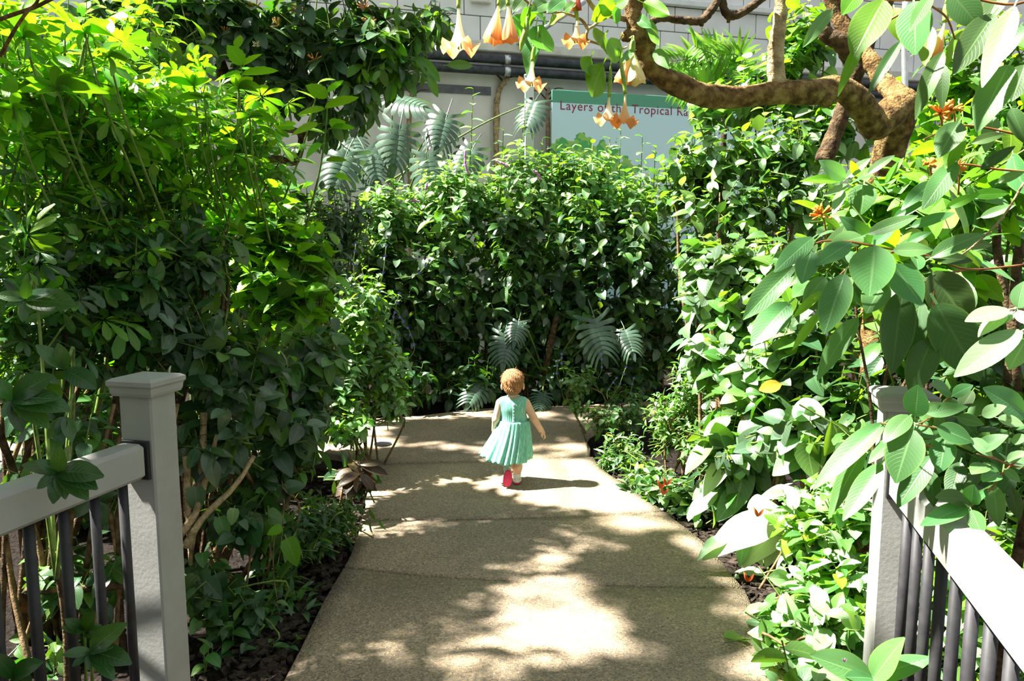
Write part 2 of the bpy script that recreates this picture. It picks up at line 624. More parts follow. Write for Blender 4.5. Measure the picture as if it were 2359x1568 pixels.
zl = on_wall(1180, 128)[1]         # underside of the ledge
zt = on_wall(1180, 104)[1]         # top of the ledge
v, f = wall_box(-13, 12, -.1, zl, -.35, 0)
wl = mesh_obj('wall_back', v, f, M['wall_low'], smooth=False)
wl['kind'] = 'structure'
wl['label'] = 'weathered grey lower wall closing the planting bed at the back'
v, f = wall_box(-13, 12, zl, zt, -.35, .16, .015)
lg = mesh_obj('trim_1', v, f, M['ledge'], smooth=False)
lg['kind'] = 'structure'
lg['label'] = 'cream concrete ledge running along the back wall above the pipes'
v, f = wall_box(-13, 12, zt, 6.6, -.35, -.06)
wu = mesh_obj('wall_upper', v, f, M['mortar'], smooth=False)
wu['kind'] = 'structure'
wu['label'] = 'pale grey concrete block wall above the ledge'
bh, bw = .36, .46
courses = int((6.6 - zt) / bh)
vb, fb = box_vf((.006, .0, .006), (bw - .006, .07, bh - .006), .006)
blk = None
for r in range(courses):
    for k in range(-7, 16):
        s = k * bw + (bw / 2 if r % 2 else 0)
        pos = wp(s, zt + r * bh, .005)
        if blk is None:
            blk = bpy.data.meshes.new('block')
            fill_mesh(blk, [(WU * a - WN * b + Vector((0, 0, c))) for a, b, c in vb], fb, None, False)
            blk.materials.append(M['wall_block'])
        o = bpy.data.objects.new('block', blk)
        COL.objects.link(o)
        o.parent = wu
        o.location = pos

def wall_tube(name, pts, r, mat, parent, sides=14):
    V, F, UV = tube_vf(pts, [r], sides)
    return mesh_obj(name, V, F, mat, parent, UV)

def pipe(py, label, r):
    s, z = on_wall(1168, py, .22)
    t = thing('water_pipe', label, 'pipe', wp(s, z, .22), 'black pipes on the back wall')
    pts = [wp(-12 + k, z, .22) for k in range(24)]
    wall_tube('pipe_run', pts, r, M['pipe'], t, 16)
    for ds in (-4.6, -2.3, 0, 2.3, 4.6):
        wall_tube('clamp', [wp(s + ds - .04, z, .22), wp(s + ds + .04, z, .22)], r * 1.08, M['clamp'], t, 18)
        v, f = wall_box(s + ds - .02, s + ds + .02, z - .02, z + .02, 0, .22)
        mesh_obj('spacer', v, f, M['clamp'], t, smooth=False)
pipe(138, 'upper of the two black pipes clamped under the ledge', .062)
pipe(164, 'lower of the two black pipes clamped under the ledge', .062)

s0, z0 = on_wall(1086, 4)
v, f = wall_box(s0 - .02, s0 + .27, z0 - .02, z0 + .16, -.0, .09, .008)
bx_ = mesh_obj('junction_box', v, f, M['ledge'], None, smooth=False, loc=wp(s0, z0))
bx_['label'] = 'cream electrical box fixed to the block wall above the ledge'
bx_['category'] = 'electrical box'

# grey sloping strut against the block wall
a = wp(*on_wall(1195, 108), .3)
b = wp(*on_wall(1330, 18), .3)
st = thing('sloping_strut', 'pale sloping metal strut against the block wall', 'strut', a)
V, F, UV = tube_vf([a, a.lerp(b, .5), b], [.035], 8)
mesh_obj('strut_bar', V, F, M['clamp'], st, UV)
p = wp(*on_wall(1195, 108), .3)
V, F = wall_box(on_wall(1195, 108)[0] - .08, on_wall(1195, 108)[0] + .08, a.z - .02, a.z + .03, .05, .38, .005)
mesh_obj('foot_plate', V, F, M['clamp'], st, smooth=False)
# narrow white ledge high on the wall at the right
sA, zA = on_wall(1480, 12)
v, f = wall_box(sA, sA + 2.6, zA + .02, zA + .10, .0, .10, .008)
tr2 = mesh_obj('trim_2', v, f, M['white_paint'], smooth=False)
tr2['kind'] = 'structure'
tr2['label'] = 'narrow white ledge high on the block wall'
v, f = wall_box(-7, on_wall(1130, 200)[0], on_wall(1000, 204)[1] - .05, on_wall(1000, 204)[1] + .06, .0, .03)
tr3 = mesh_obj('trim_3', v, f, M['dark_strip'], smooth=False)  # dark grey strip laid along the lower wall
tr3['kind'] = 'structure'
tr3['label'] = 'dark horizontal strip on the lower wall'

# sign: a tall printed panel standing in front of the wall
def sign_mat():
    m, nt, b = new_mat('printed_sign_panel')
    L = nt.links.new
    uvn = N(nt, 'ShaderNodeUVMap')
    sep = N(nt, 'ShaderNodeSeparateXYZ')
    L(uvn.outputs[0], sep.inputs[0])
    x, y = sep.outputs[0], sep.outputs[1]      # metres from the top left corner, y downwards
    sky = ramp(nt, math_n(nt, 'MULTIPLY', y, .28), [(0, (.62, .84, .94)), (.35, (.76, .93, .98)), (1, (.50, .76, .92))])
    nz = N(nt, 'ShaderNodeTexNoise')
    nz.inputs['Scale'].default_value = 5.5
    nz.inputs['Detail'].default_value = 2
    L(uvn.outputs[0], nz.inputs['Vector'])
    # printed tree crown: wavy disc at the lower left
    dx = math_n(nt, 'SUBTRACT', x, .42)
    dy = math_n(nt, 'SUBTRACT', y, 1.42)
    dd = math_n(nt, 'SQRT', math_n(nt, 'ADD', math_n(nt, 'MULTIPLY', math_n(nt, 'MULTIPLY', dx, dx), .62), math_n(nt, 'MULTIPLY', dy, dy)))
    rim = math_n(nt, 'ADD', dd, math_n(nt, 'MULTIPLY', math_n(nt, 'SUBTRACT', nz.outputs[0], .5), .55))
    mask = math_n(nt, 'LESS_THAN', rim, .78)
    n2 = N(nt, 'ShaderNodeTexNoise')
    n2.inputs['Scale'].default_value = 9
    n2.inputs['Detail'].default_value = 1.5
    L(uvn.outputs[0], n2.inputs['Vector'])
    leafc = ramp(nt, n2.outputs[0], [(.49, (.10, .46, .12)), (.5, (.34, .62, .12))])
    leafc.color_ramp.interpolation = 'CONSTANT'
    m1 = N(nt, 'ShaderNodeMix', data_type='RGBA')
    L(mask, m1.inputs[0])
    L(sky.outputs[0], m1.inputs[6])
    L(leafc.outputs[0], m1.inputs[7])
    low = math_n(nt, 'LESS_THAN', math_n(nt, 'ADD', math_n(nt, 'MULTIPLY', nz.outputs[0], 1.6), math_n(nt, 'SUBTRACT', 3.25, y)), .75)
    m3 = N(nt, 'ShaderNodeMix', data_type='RGBA')
    L(low, m3.inputs[0])
    L(m1.outputs[2], m3.inputs[6])
    L(leafc.outputs[0], m3.inputs[7])
    band = math_n(nt, 'LESS_THAN', y, .17)
    m2 = N(nt, 'ShaderNodeMix', data_type='RGBA')
    L(band, m2.inputs[0])
    L(m3.outputs[2], m2.inputs[6])
    m2.inputs[7].default_value = (.10, .36, .22, 1)
    L(m2.outputs[2], b.inputs['Base Color'])
    b.inputs['Roughness'].default_value = .45
    return m

def build_sign():
    D = .55
    s0, z1 = on_wall(1272, 206, D)
    W, Hh = 3.7, z1 - .02
    t = thing('wall_sign', 'tall pale blue printed sign with red lettering and a green tree picture', 'sign', wp(s0 + W / 2, 0, D))
    v, f = wall_box(s0, s0 + W, .0, z1, D - .04, D, .004)
    uv = [((q - W0).dot(WU) - s0, z1 - q.z) for q in v]
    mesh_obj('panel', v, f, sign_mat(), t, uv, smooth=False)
    red = plain_mat('dark_red_print', (.30, .035, .075), .5)
    # lettering laid on the face
    cu = bpy.data.curves.new('lettering', 'FONT')
    cu.body = 'Layers of the Tropical Rainforest'
    cu.size = .262
    cu.extrude = .0015
    cu.space_character = 1.1
    ob = bpy.data.objects.new('tmp_text', cu)
    COL.objects.link(ob)
    dg = bpy.context.evaluated_depsgraph_get()
    me = bpy.data.meshes.new_from_object(ob.evaluated_get(dg))
    bpy.data.objects.remove(ob)
    xs = [p.co.x for p in me.vertices]
    sB, zB = on_wall(1289, 252, D)
    target = on_wall(1548, 264, D)[0] - sB     # up to the l of Tropical
    # width of 'Layers of the Tropical' is about two thirds of the line
    k = target / (max(xs) * .665)
    Vx = [wp(sB + p.co.x * k, zB + p.co.y * k, D + .002 + p.co.z) for p in me.vertices]
    Fx = [tuple(p.vertices) for p in me.polygons]
    lt = mesh_obj('lettering', Vx, Fx, red, t, smooth=False)
    lt['label'] = 'dark red words Layers of the Tropical Rainforest'
    for ds in (.15, W - .15):
        v, f = wall_box(s0 + ds - .03, s0 + ds + .03, -.06, z1 - .1, D - .10, D - .042)
        mesh_obj('post', v, f, M['clamp'], t, smooth=False)
build_sign()

# white post in front of the wall
def white_post():
    p0 = at(1219, 300, 10.3)
    top = at(1222, 178, 10.3)
    t = thing('white_post', 'slim white painted post with a small black plate, before the back wall', 'post', (p0.x, p0.y, -.06))
    v, f = box_vf((p0.x - .058, p0.y - .05, -.08), (p0.x + .058, p0.y + .05, top.z), .008)
    mesh_obj('shaft', v, f, M['white_paint'], t, smooth=False)
    c = at(1223, 231, 10.24)
    v, f = box_vf((c.x - .022, c.y - .0, c.z - .04), (c.x + .022, c.y + .012, c.z + .04), .003)
    mesh_obj('plate', v, f, M['pipe'], t, smooth=False)
    v, f = box_vf((p0.x - .068, p0.y - .06, top.z), (p0.x + .068, p0.y + .06, top.z + .03), .008)
    mesh_obj('cap', v, f, M['white_paint'], t, smooth=False)
white_post()

# bare climbing stems on the lower wall
def wall_vine(pxs, label, r=.045):
    pts = [wp(*on_wall(px, py), .09) for px, py in pxs]
    base = Vector((pts[-1].x, pts[-1].y, -.06))
    t = thing('climbing_vine', label, 'vine', base, 'bare stems climbing the back wall')
    pts = catmull(pts + [base.lerp(pts[-1], .5), base], 5)
    V, F, UV = tube_vf(pts, [r * .6, r, r, r * 1.1], 8, .35, 2)
    mesh_obj('stem', V, F, M['bark_pale'], t, UV)
    for k in range(4):
        i = 2 + k * 2
        p = pts[min(i, len(pts) - 2)]
        q = p + WU * (.25 if k % 2 else -.25) + Vector((0, 0, .12))
        V, F, UV = tube_vf(catmull([p, p.lerp(q, .5) + Vector((0, 0, .05)), q], 4), [r * .4, r * .15], 5)
        mesh_obj('side_shoot', V, F, M['bark_dark'], t, UV)
wall_vine([(1172, 172), (1160, 190), (1148, 205), (1141, 240), (1140, 275)], 'thick bare climbing stem on the wall under the pipe clamps')
wall_vine([(955, 180), (948, 215), (944, 240), (940, 290)], 'thin bare climbing stem on the wall above the monstera leaves', .03)
wall_vine([(1260, 205), (1255, 230), (1258, 270)], 'dark bare climbing stem on the wall beside the sign', .03)

# ------------------------------------------------------------------ railings
M['rail'] = noisy_mat('grey_rail_paint', (.27, .27, .255), (.32, .32, .305), 6, .55, .05, 80, spec=.35)
M['rail_dark'] = noisy_mat('dark_grey_metal', (.020, .0195, .022), (.032, .031, .034), 30, .55, spec=.35)
M['spacer'] = plain_mat('black_spacer', (.012, .012, .014), .6)
RD = Vector((math.sin(R(14)), math.cos(R(14)), 0))       # along the rails, away from the camera
RS = Vector((RD.y, -RD.x, 0))                            # across, to the right

def railing(corner, side, label, top_z, rail_top, n_bal, length, cap_px=None):
    """side +1: path lies to the right of the rail (left railing); post axis at corner"""
    t = thing('railing', label, 'railing', (corner.x, corner.y, -.06), 'railings either side of the path')
    def fr(a, b, z):       # a across, b along
        return Vector((corner.x, corner.y, 0)) + RS * a + RD * b + Vector((0, 0, z))
    def fbox(x0, x1, y0, y1, z0, z1, bev=.006):
        v, f = box_vf((x0, y0, z0), (x1, y1, z1), bev)
        return [fr(*q) for q in v], f
    h = .062
    V, F = fbox(-h, h, -h, h, -.1, top_z - .055)
    post = mesh_obj('post', V, F, M['rail'], t, smooth=False)
    # stepped cap
    j = Join()
    prof = [(h + .012, top_z - .058), (h + .016, top_z - .048), (h + .018, top_z - .030), (h + .024, top_z - .022), (h + .024, top_z - .008), (h + .012, top_z), (.0, top_z + .012)]
    V, F = [], []
    for w, z in prof[:-1]:
        V += [fr(-w, -w, z), fr(w, -w, z), fr(w, w, z), fr(-w, w, z)]
    V.append(fr(0, 0, prof[-1][1]))
    for i in range(len(prof) - 2):
        for k in range(4):
            k2 = (k + 1) % 4
            F.append((i * 4 + k, i * 4 + k2, (i + 1) * 4 + k2, (i + 1) * 4 + k))
    n = len(prof) - 2
    for k in range(4):
        F.append((n * 4 + k, n * 4 + (k + 1) % 4, len(V) - 1))
    F.append((3, 2, 1, 0))
    mesh_obj('cap', V, F, M['rail'], post, smooth=False)
    # rail: wide top board over a flat face, running towards the camera
    rh = .115
    V, F = fbox(-.045, .045, -length, -h - .012, rail_top - rh, rail_top, .012)
    mesh_obj('top_rail', V, F, M['rail'], t, smooth=False)
    V, F = fbox(-.05, .05, -h - .013, -h, rail_top - rh - .008, rail_top + .006, .002)  # thin black piece between the post face and the rail end
    mesh_obj('spacer', V, F, M['spacer'], t, smooth=False)
    V, F = fbox(-.03, .03, -length, -h, .08, .14, .006)
    mesh_obj('bottom_rail', V, F, M['rail_dark'], t, smooth=False)
    bm = None
    for k in range(n_bal):
        b = -h - .075 - k * .118
        p = fr(0, b, 0)
        if bm is None:
            V, F, UV = tube_vf([Vector((0, 0, .14)), Vector((0, 0, .5)), Vector((0, 0, rail_top - rh + .004))], [.0155], 12)
            bm = bpy.data.meshes.new('baluster')
            fill_mesh(bm, V, F, UV)
            bm.materials.append(M['rail_dark'])
        o = bpy.data.objects.new('baluster', bm)
        COL.objects.link(o)
        o.parent = t
        o.location = (p.x - corner.x, p.y - corner.y, .06)
    return t
PL = at(338, 880, 2.50)
PR = at(2082, 905, 2.40)
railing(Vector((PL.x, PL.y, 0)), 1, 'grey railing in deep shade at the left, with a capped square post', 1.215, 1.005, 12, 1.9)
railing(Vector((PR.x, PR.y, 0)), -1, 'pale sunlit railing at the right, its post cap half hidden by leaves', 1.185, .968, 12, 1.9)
# ------------------------------------------------------------------ leaves: blade shapes of unit length
def prof(kind, t):
    if kind == 'ovate':
        return t ** .55 * (1 - t) ** .85
    if kind == 'heart':
        return (t + .02) ** .30 * (1 - t) ** .75
    if kind == 'obovate':
        return t ** 1.05 * (1 - t) ** .42
    if kind == 'acute':
        return t ** .60 * (1 - t) ** .86
    if kind == 'lance':
        return t ** .75 * (1 - t) ** 1.05
    return (4 * t * (1 - t)) ** .72          # elliptic

def blade(kind, ratio, nseg=6, ncol=4, fold=.25, curl=.12, tooth=0.0, wave=0.0, twist=0.0, pet=.12, seed=0, start=0.0):
    """one blade from y=start to y=start+1, midrib on the y axis, upper side +z"""
    rnd = random.Random(seed)
    mx = max(prof(kind, k / 60) for k in range(61))
    V, F, UV = [], [], []
    ph = rnd.uniform(0, 6)
    for i in range(nseg + 1):
        t = i / nseg
        w = ratio / 2 * max(.02, prof(kind, min(max(t, .012), .988)) / mx)
        if tooth and 0 < i < nseg:
            w *= 1 + (tooth if i % 2 else -tooth)
        y = start + t * (1 - .25 * curl * t)
        zc = -curl * t * t + .05 * curl * math.sin(3 * t + ph)
        for k in range(ncol + 1):
            c = -1 + 2 * k / ncol
            x = c * w
            z = zc + fold * abs(c) * w * (1 - .6 * t) + wave * ratio * math.sin(t * 9 + ph + (c > 0) * 1.3) * abs(c) ** 1.5
            a = twist * t
            V.append((x * math.cos(a) - (z - zc) * math.sin(a), y, zc + (z - zc) * math.cos(a) + x * math.sin(a)))
            UV.append((.5 + .5 * c, t))
    for i in range(nseg):
        for k in range(ncol):
            a = i * (ncol + 1) + k
            F.append((a, a + 1, a + ncol + 2, a + ncol + 1))
    if pet:
        n = len(V)
        r = .016
        V += [(-r, start - pet, -.01), (r, start - pet, -.01), (r, start + .04, .004), (-r, start + .04, .004)]
        UV += [(.5, 0)] * 4
        F.append((n, n + 1, n + 2, n + 3))
    return V, F, UV

def palmate(nl, kind, ratio, seg, col, pet, seed, droop=.35, size=.62):
    """umbrella leaf: leaflets radiating from the end of a long stalk; the hub sits at y=pet"""
    rnd = random.Random(seed)
    V, F, UV = [], [], []
    def add(v, f, u, Mx):
        n = len(V)
        V.extend([tuple(Mx @ Vector(p)) for p in v])
        F.extend([tuple(i + n for i in q) for q in f])
        UV.extend(u)
    # the stalk
    v, f, u = tube_vf([Vector((0, -.1, 0)), Vector((0, pet * .6, .01)), Vector((0, pet, 0))], [.012, .009], 3, cap=False)
    add(v, f, [(.5, 0)] * len(v), Matrix.Identity(4))
    for k in range(nl):
        a = math.radians(-150 + 300 * k / (nl - 1) + rnd.uniform(-8, 8))
        s = size * (1 - .28 * abs(a) / 2.6) * rnd.uniform(.9, 1.08)
        v, f, u = blade(kind, ratio, seg, col, .3, rnd.uniform(.1, .3), 0, .01, 0, 0, rnd.random(), .12)
        Mx = Matrix.Translation((0, pet, 0)) @ Matrix.Rotation(-a, 4, 'Z') @ Matrix.Rotation(-droop + rnd.uniform(-.2, .2), 4, 'X') @ Matrix.Rotation(rnd.uniform(-.3, .3), 4, 'Y') @ Matrix.Diagonal((s, s, s, 1))
        add(v, f, u, Mx)
    return V, F, UV

def monstera(seed):
    """broad heart-shaped split leaf: a whole blade near the midrib, cut into curving lobes towards the margin"""
    rnd = random.Random(seed)
    V, F, UV = [], [], []
    nl = 8
    for side in (-1, 1):
        for k in range(nl):
            q0 = k / (nl - 1)
            t0 = .0 + .74 * k / nl
            t1 = t0 + .74 / nl
            tm = (t0 + t1) / 2
            reach = (.50 - .20 * q0 ** 1.6 - .10 * (1 - q0) ** 4) * rnd.uniform(.94, 1.04)
            fwd = -.26 * (1 - q0) ** 2.2 + .36 * q0 ** .6 - .02
            wend = (.13 + .03 * math.sin(3 * q0)) * rnd.uniform(.9, 1.05)      # lobes widen a little outwards
            steps = 7
            n0 = len(V)
            slit = rnd.uniform(.28, .42)
            for q in range(steps + 1):
                s = q / steps
                wd = (t1 - t0) * (1 - s) + wend * s
                if s < slit:
                    wd = max(wd, (t1 - t0) * 1.03 + .05 * s)
                else:
                    wd *= .86
                if s > .93:
                    wd *= .42
                cy = tm + fwd * (.30 * s + .70 * s ** 1.8)
                cx = reach * (s - .12 * s ** 3 * q0)
                z = .11 * s - .27 * s * s - .13 * tm * tm
                for w in (-1, 0, 1):
                    V.append((side * cx, cy + w * wd / 2, z + (.008 * s if w == 0 else 0)))
                    UV.append((.5 + side * .5 * s, min(1, max(0, tm + w * .05))))
            for q in range(steps):
                for w in range(2):
                    a = n0 + q * 3 + w
                    F.append((a, a + 3, a + 4, a + 1) if side > 0 else (a, a + 1, a + 4, a + 3))
    # the undivided tip
    n = len(V)
    V += [(0, .66, -.06), (.08, .80, -.10), (-.08, .80, -.10), (.05, .95, -.16), (-.05, .95, -.16), (0, 1.04, -.20)]
    UV += [(.5, .9), (.8, .92), (.2, .92), (.7, .97), (.3, .97), (.5, 1)]
    F += [(n, n + 1, n + 2), (n + 2, n + 1, n + 3, n + 4), (n + 4, n + 3, n + 5)]
    n = len(V)
    v, f, u = tube_vf([Vector((0, -.5, -.12)), Vector((0, -.2, -.02)), Vector((0, 0, .0)), Vector((0, .4, -.03)), Vector((0, .80, -.09))], [.016, .013, .004], 4, cap=False)
    V += [tuple(p) for p in v]
    F += [tuple(i + n for i in q) for q in f]
    UV += [(.5, .5)] * len(v)
    return V, F, UV

def spec_set(fn_hi, fn_lo, nvar, mats):
    out = {'hi': [], 'lo': [], 'mesh': {}, 'mats': mats}
    for k in range(nvar):
        for key, fn in (('hi', fn_hi), ('lo', fn_lo)):
            v, f, u = fn(k)
            out[key].append((np.array(v, np.float32), f, np.array(u, np.float32)))
    return out

def simple(kind, ratio, seg, col, fold, curl, tooth=0, wave=0, pet=.15, nvar=5):
    def hi(k):
        r = random.Random(k * 7 + seg)
        return blade(kind, ratio * r.uniform(.88, 1.12), seg, col, fold * r.uniform(.5, 1.4), curl * r.uniform(.2, 1.7), tooth, wave, r.uniform(-.25, .25), pet, k)
    def lo(k):
        r = random.Random(k * 7 + seg)
        return blade(kind, ratio * r.uniform(.88, 1.12), 4, 2, fold, curl, 0, 0, 0, 0, k)
    return hi, lo, nvar

SP = {}
def reg(name, hi, lo, nvar, **_):
    SP[name] = spec_set(hi, lo, nvar, None)
reg('ovate', *simple('ovate', .56, 6, 4, .30, .22))
reg('heart', *simple('heart', .78, 6, 4, .28, .25))
reg('toothed', *simple('ovate', .62, 11, 2, .28, .22, .07))
reg('elliptic', *simple('elliptic', .46, 6, 4, .28, .20))
reg('lance', *simple('lance', .34, 4, 2, .35, .30))
reg('round', *simple('elliptic', .66, 5, 4, .22, .18))
reg('big', *simple('acute', .47, 10, 6, .22, .16, 0, .012, .14, 6))
reg('flat', *simple('acute', .60, 10, 6, .12, .08, 0, .006, .14, 4))
reg('angel', *simple('ovate', .58, 10, 6, .22, .25, 0, .05, .2, 5))
reg('strap', *simple('lance', .14, 4, 2, .3, .45, 0, 0, 0, 4))
reg('umbrella', lambda k: palmate(7 + k % 3, 'obovate', .36, 4, 2, .55, k), lambda k: palmate(7, 'obovate', .36, 2, 2, .55, k), 6)
reg('monstera', lambda k: monstera(k), lambda k: monstera(k), 4)

# ------------------------------------------------------------------ plants
PLANTS = []            # each: root, list of leaves [species, variant, material, matrix]
class Plant:
    def __init__(self, name, label, cat, base, group=None):
        self.root = thing(name, label, cat, base, group)
        self.base = Vector(base)
        self.leaves = []
        self.twigs = Join()
        self.twig_mat = M['stem_green']
        self.rnd = random.Random(hash_str(label))
        PLANTS.append(self)
    def leaf(self, sp, mat, pos, d, up, size, wr=1.0, variant=None):
        d = Vector(d).normalized()
        z = Vector(up) - d * Vector(up).dot(d)
        if z.length < 1e-4:
            z = d.orthogonal()
        z.normalize()
        x = d.cross(z)
        n = len(SP[sp]['hi'])
        k = self.rnd.randrange(n) if variant is None else variant % n
        self.leaves.append((sp, k, mat, np.array([[x.x * size * wr, d.x * size, z.x * size, pos[0]], [x.y * size * wr, d.y * size, z.y * size, pos[1]], [x.z * size * wr, d.z * size, z.z * size, pos[2]]], np.float32)))
    def twig(self, pts, r0, r1, sides=3):
        v, f, u = tube_vf(pts, [r0, r1], sides, cap=False)
        self.twigs.add(v, f, u)
    def stem(self, pts, radii, mat, sides=7, rough=.15, name='stem', n=5):
        v, f, u = tube_vf(catmull(pts, n), radii, sides, rough, self.rnd.random() * 9)
        return mesh_obj(name, v, f, mat, self.root, u)

def hash_str(s):
    h = 7
    for ch in s:
        h = (h * 131 + ord(ch)) % 1000003
    return h

def B(px, py, Y, rx, ry, rd, w=1.0):
    """crown blob: where the photo shows it, its reach in photo pixels across and up, and in metres away"""
    c = at(px, py, Y)
    return (c, (rx * Y / FPX, rd, ry * Y / FPX), w)

def rand_in(rnd, blob, inner=.0):
    c, r, _ = blob
    while True:
        v = Vector((rnd.uniform(-1, 1), rnd.uniform(-1, 1), rnd.uniform(-1, 1)))
        l = v.length
        if inner <= l <= 1:
            return c + Vector((v.x * r[0], v.y * r[1], v.z * r[2])), Vector((v.x / r[0], v.y / r[1], v.z / r[2])).normalized()

def keep_off(p):
    """leaves stay off the walked part of the path and out of the railings' walkway"""
    if p.z < .9 and -2 < p.y < 6.0:
        if edge_x(LEFT_E, p.y) + .02 < p.x < edge_x(RIGHT_E, p.y) - .02:
            return True
    if p.z < .35 and 5.9 <= p.y < 8.0 and -1.6 < p.x < 3:
        lo = 5.9 + (0 if p.x > -1 else .3)
        far = 7.2 + .25 * (p.x + 1.3)
        if lo < p.y < far - .1 and not (p.x > .62 and p.y < 7.0 + (p.x - .6) * .6):
            return True
    if p.z < -.02:
        return True
    return False

def shoots(pl, blobs, n, sp, mats, L, per=7, up=.55, inner=.45, droop=.25, spread=(78, 35), whorl=False, slen=1.0, lj=.3, tw=.0035, face=None, free=False, lift=.75):
    """leafy shoots scattered through the crown, each with leaves set round its tip"""
    rnd = pl.rnd
    ws = [b[2] * b[1][0] * b[1][2] for b in blobs]
    tot = sum(ws)
    for b, w in zip(blobs, ws):
        for _ in range(max(1, int(round(n * w / tot)))):
            p, o = rand_in(rnd, b, inner)
            if not free and keep_off(p):
                continue
            d = (o * .7 + Vector((0, 0, up)) + Vector((rnd.gauss(0, .25), rnd.gauss(0, .25), rnd.gauss(0, .15)))).normalized()
            sl = L * slen * rnd.uniform(1.0, 1.8)
            q = p - d * sl
            if tw:
                pl.twig([q - d * L * .6 + Vector((0, 0, -.02)), q.lerp(p, .5), p], tw * 1.4, tw * .6)
            a0 = rnd.uniform(0, 6.28)
            e1 = d.orthogonal().normalized()
            e2 = d.cross(e1)
            m = rnd.choice(mats)
            k = max(3, int(per * rnd.uniform(.75, 1.25)))
            for i in range(k):
                t = 1 - (i / max(1, k - 1)) * (.22 if whorl else 1.0)
                pos = q.lerp(p, t)
                a = a0 + i * 2.39996
                r = e1 * math.cos(a) + e2 * math.sin(a)
                ang = math.radians(spread[1] + (spread[0] - spread[1]) * (1 - t) + rnd.uniform(-12, 12)) if not whorl else math.radians(rnd.uniform(*sorted(spread)))
                ld = d * math.cos(ang) + r * math.sin(ang) + Vector((0, 0, -droop * rnd.uniform(.3, 1.5)))
                nz = d * .6 + Vector((rnd.gauss(0, .2), rnd.gauss(0, .2), lift))
                if face is not None:
                    nz += Vector(face)
                s = L * rnd.uniform(1 - lj, 1 + lj) * (.55 + .45 * min(1, (1 - t) * 2.5 + .25) if not whorl else 1)
                pl.leaf(sp, m, pos, ld, nz, s)

def stems(pl, tips, mat, r=.012, base_spread=.12, n=None, name='stem', bow=.15, sides=6):
    """woody stems from the foot of the plant up into its crown"""
    rnd = pl.rnd
    for tip in tips:
        b = pl.base + Vector((rnd.uniform(-1, 1) * base_spread, rnd.uniform(-1, 1) * base_spread, 0))
        b.z = -.08
        mid = b.lerp(tip, .45) + Vector((rnd.uniform(-bow, bow), rnd.uniform(-bow, bow) * .6, .12))
        m2 = b.lerp(tip, .75) + Vector((rnd.uniform(-bow, bow) * .6, rnd.uniform(-bow, bow) * .4, .05))
        pl.stem([b, mid, m2, tip], [r * 1.2, r, r * .75, r * .35], mat, sides, .2, name, 4)

def blob_tips(pl, blobs, n):
    out = []
    for i in range(n):
        b = blobs[i % len(blobs)]
        p, o = rand_in(pl.rnd, (b[0], tuple(.6 * x for x in b[1]), 1))
        out.append(p)
    return out

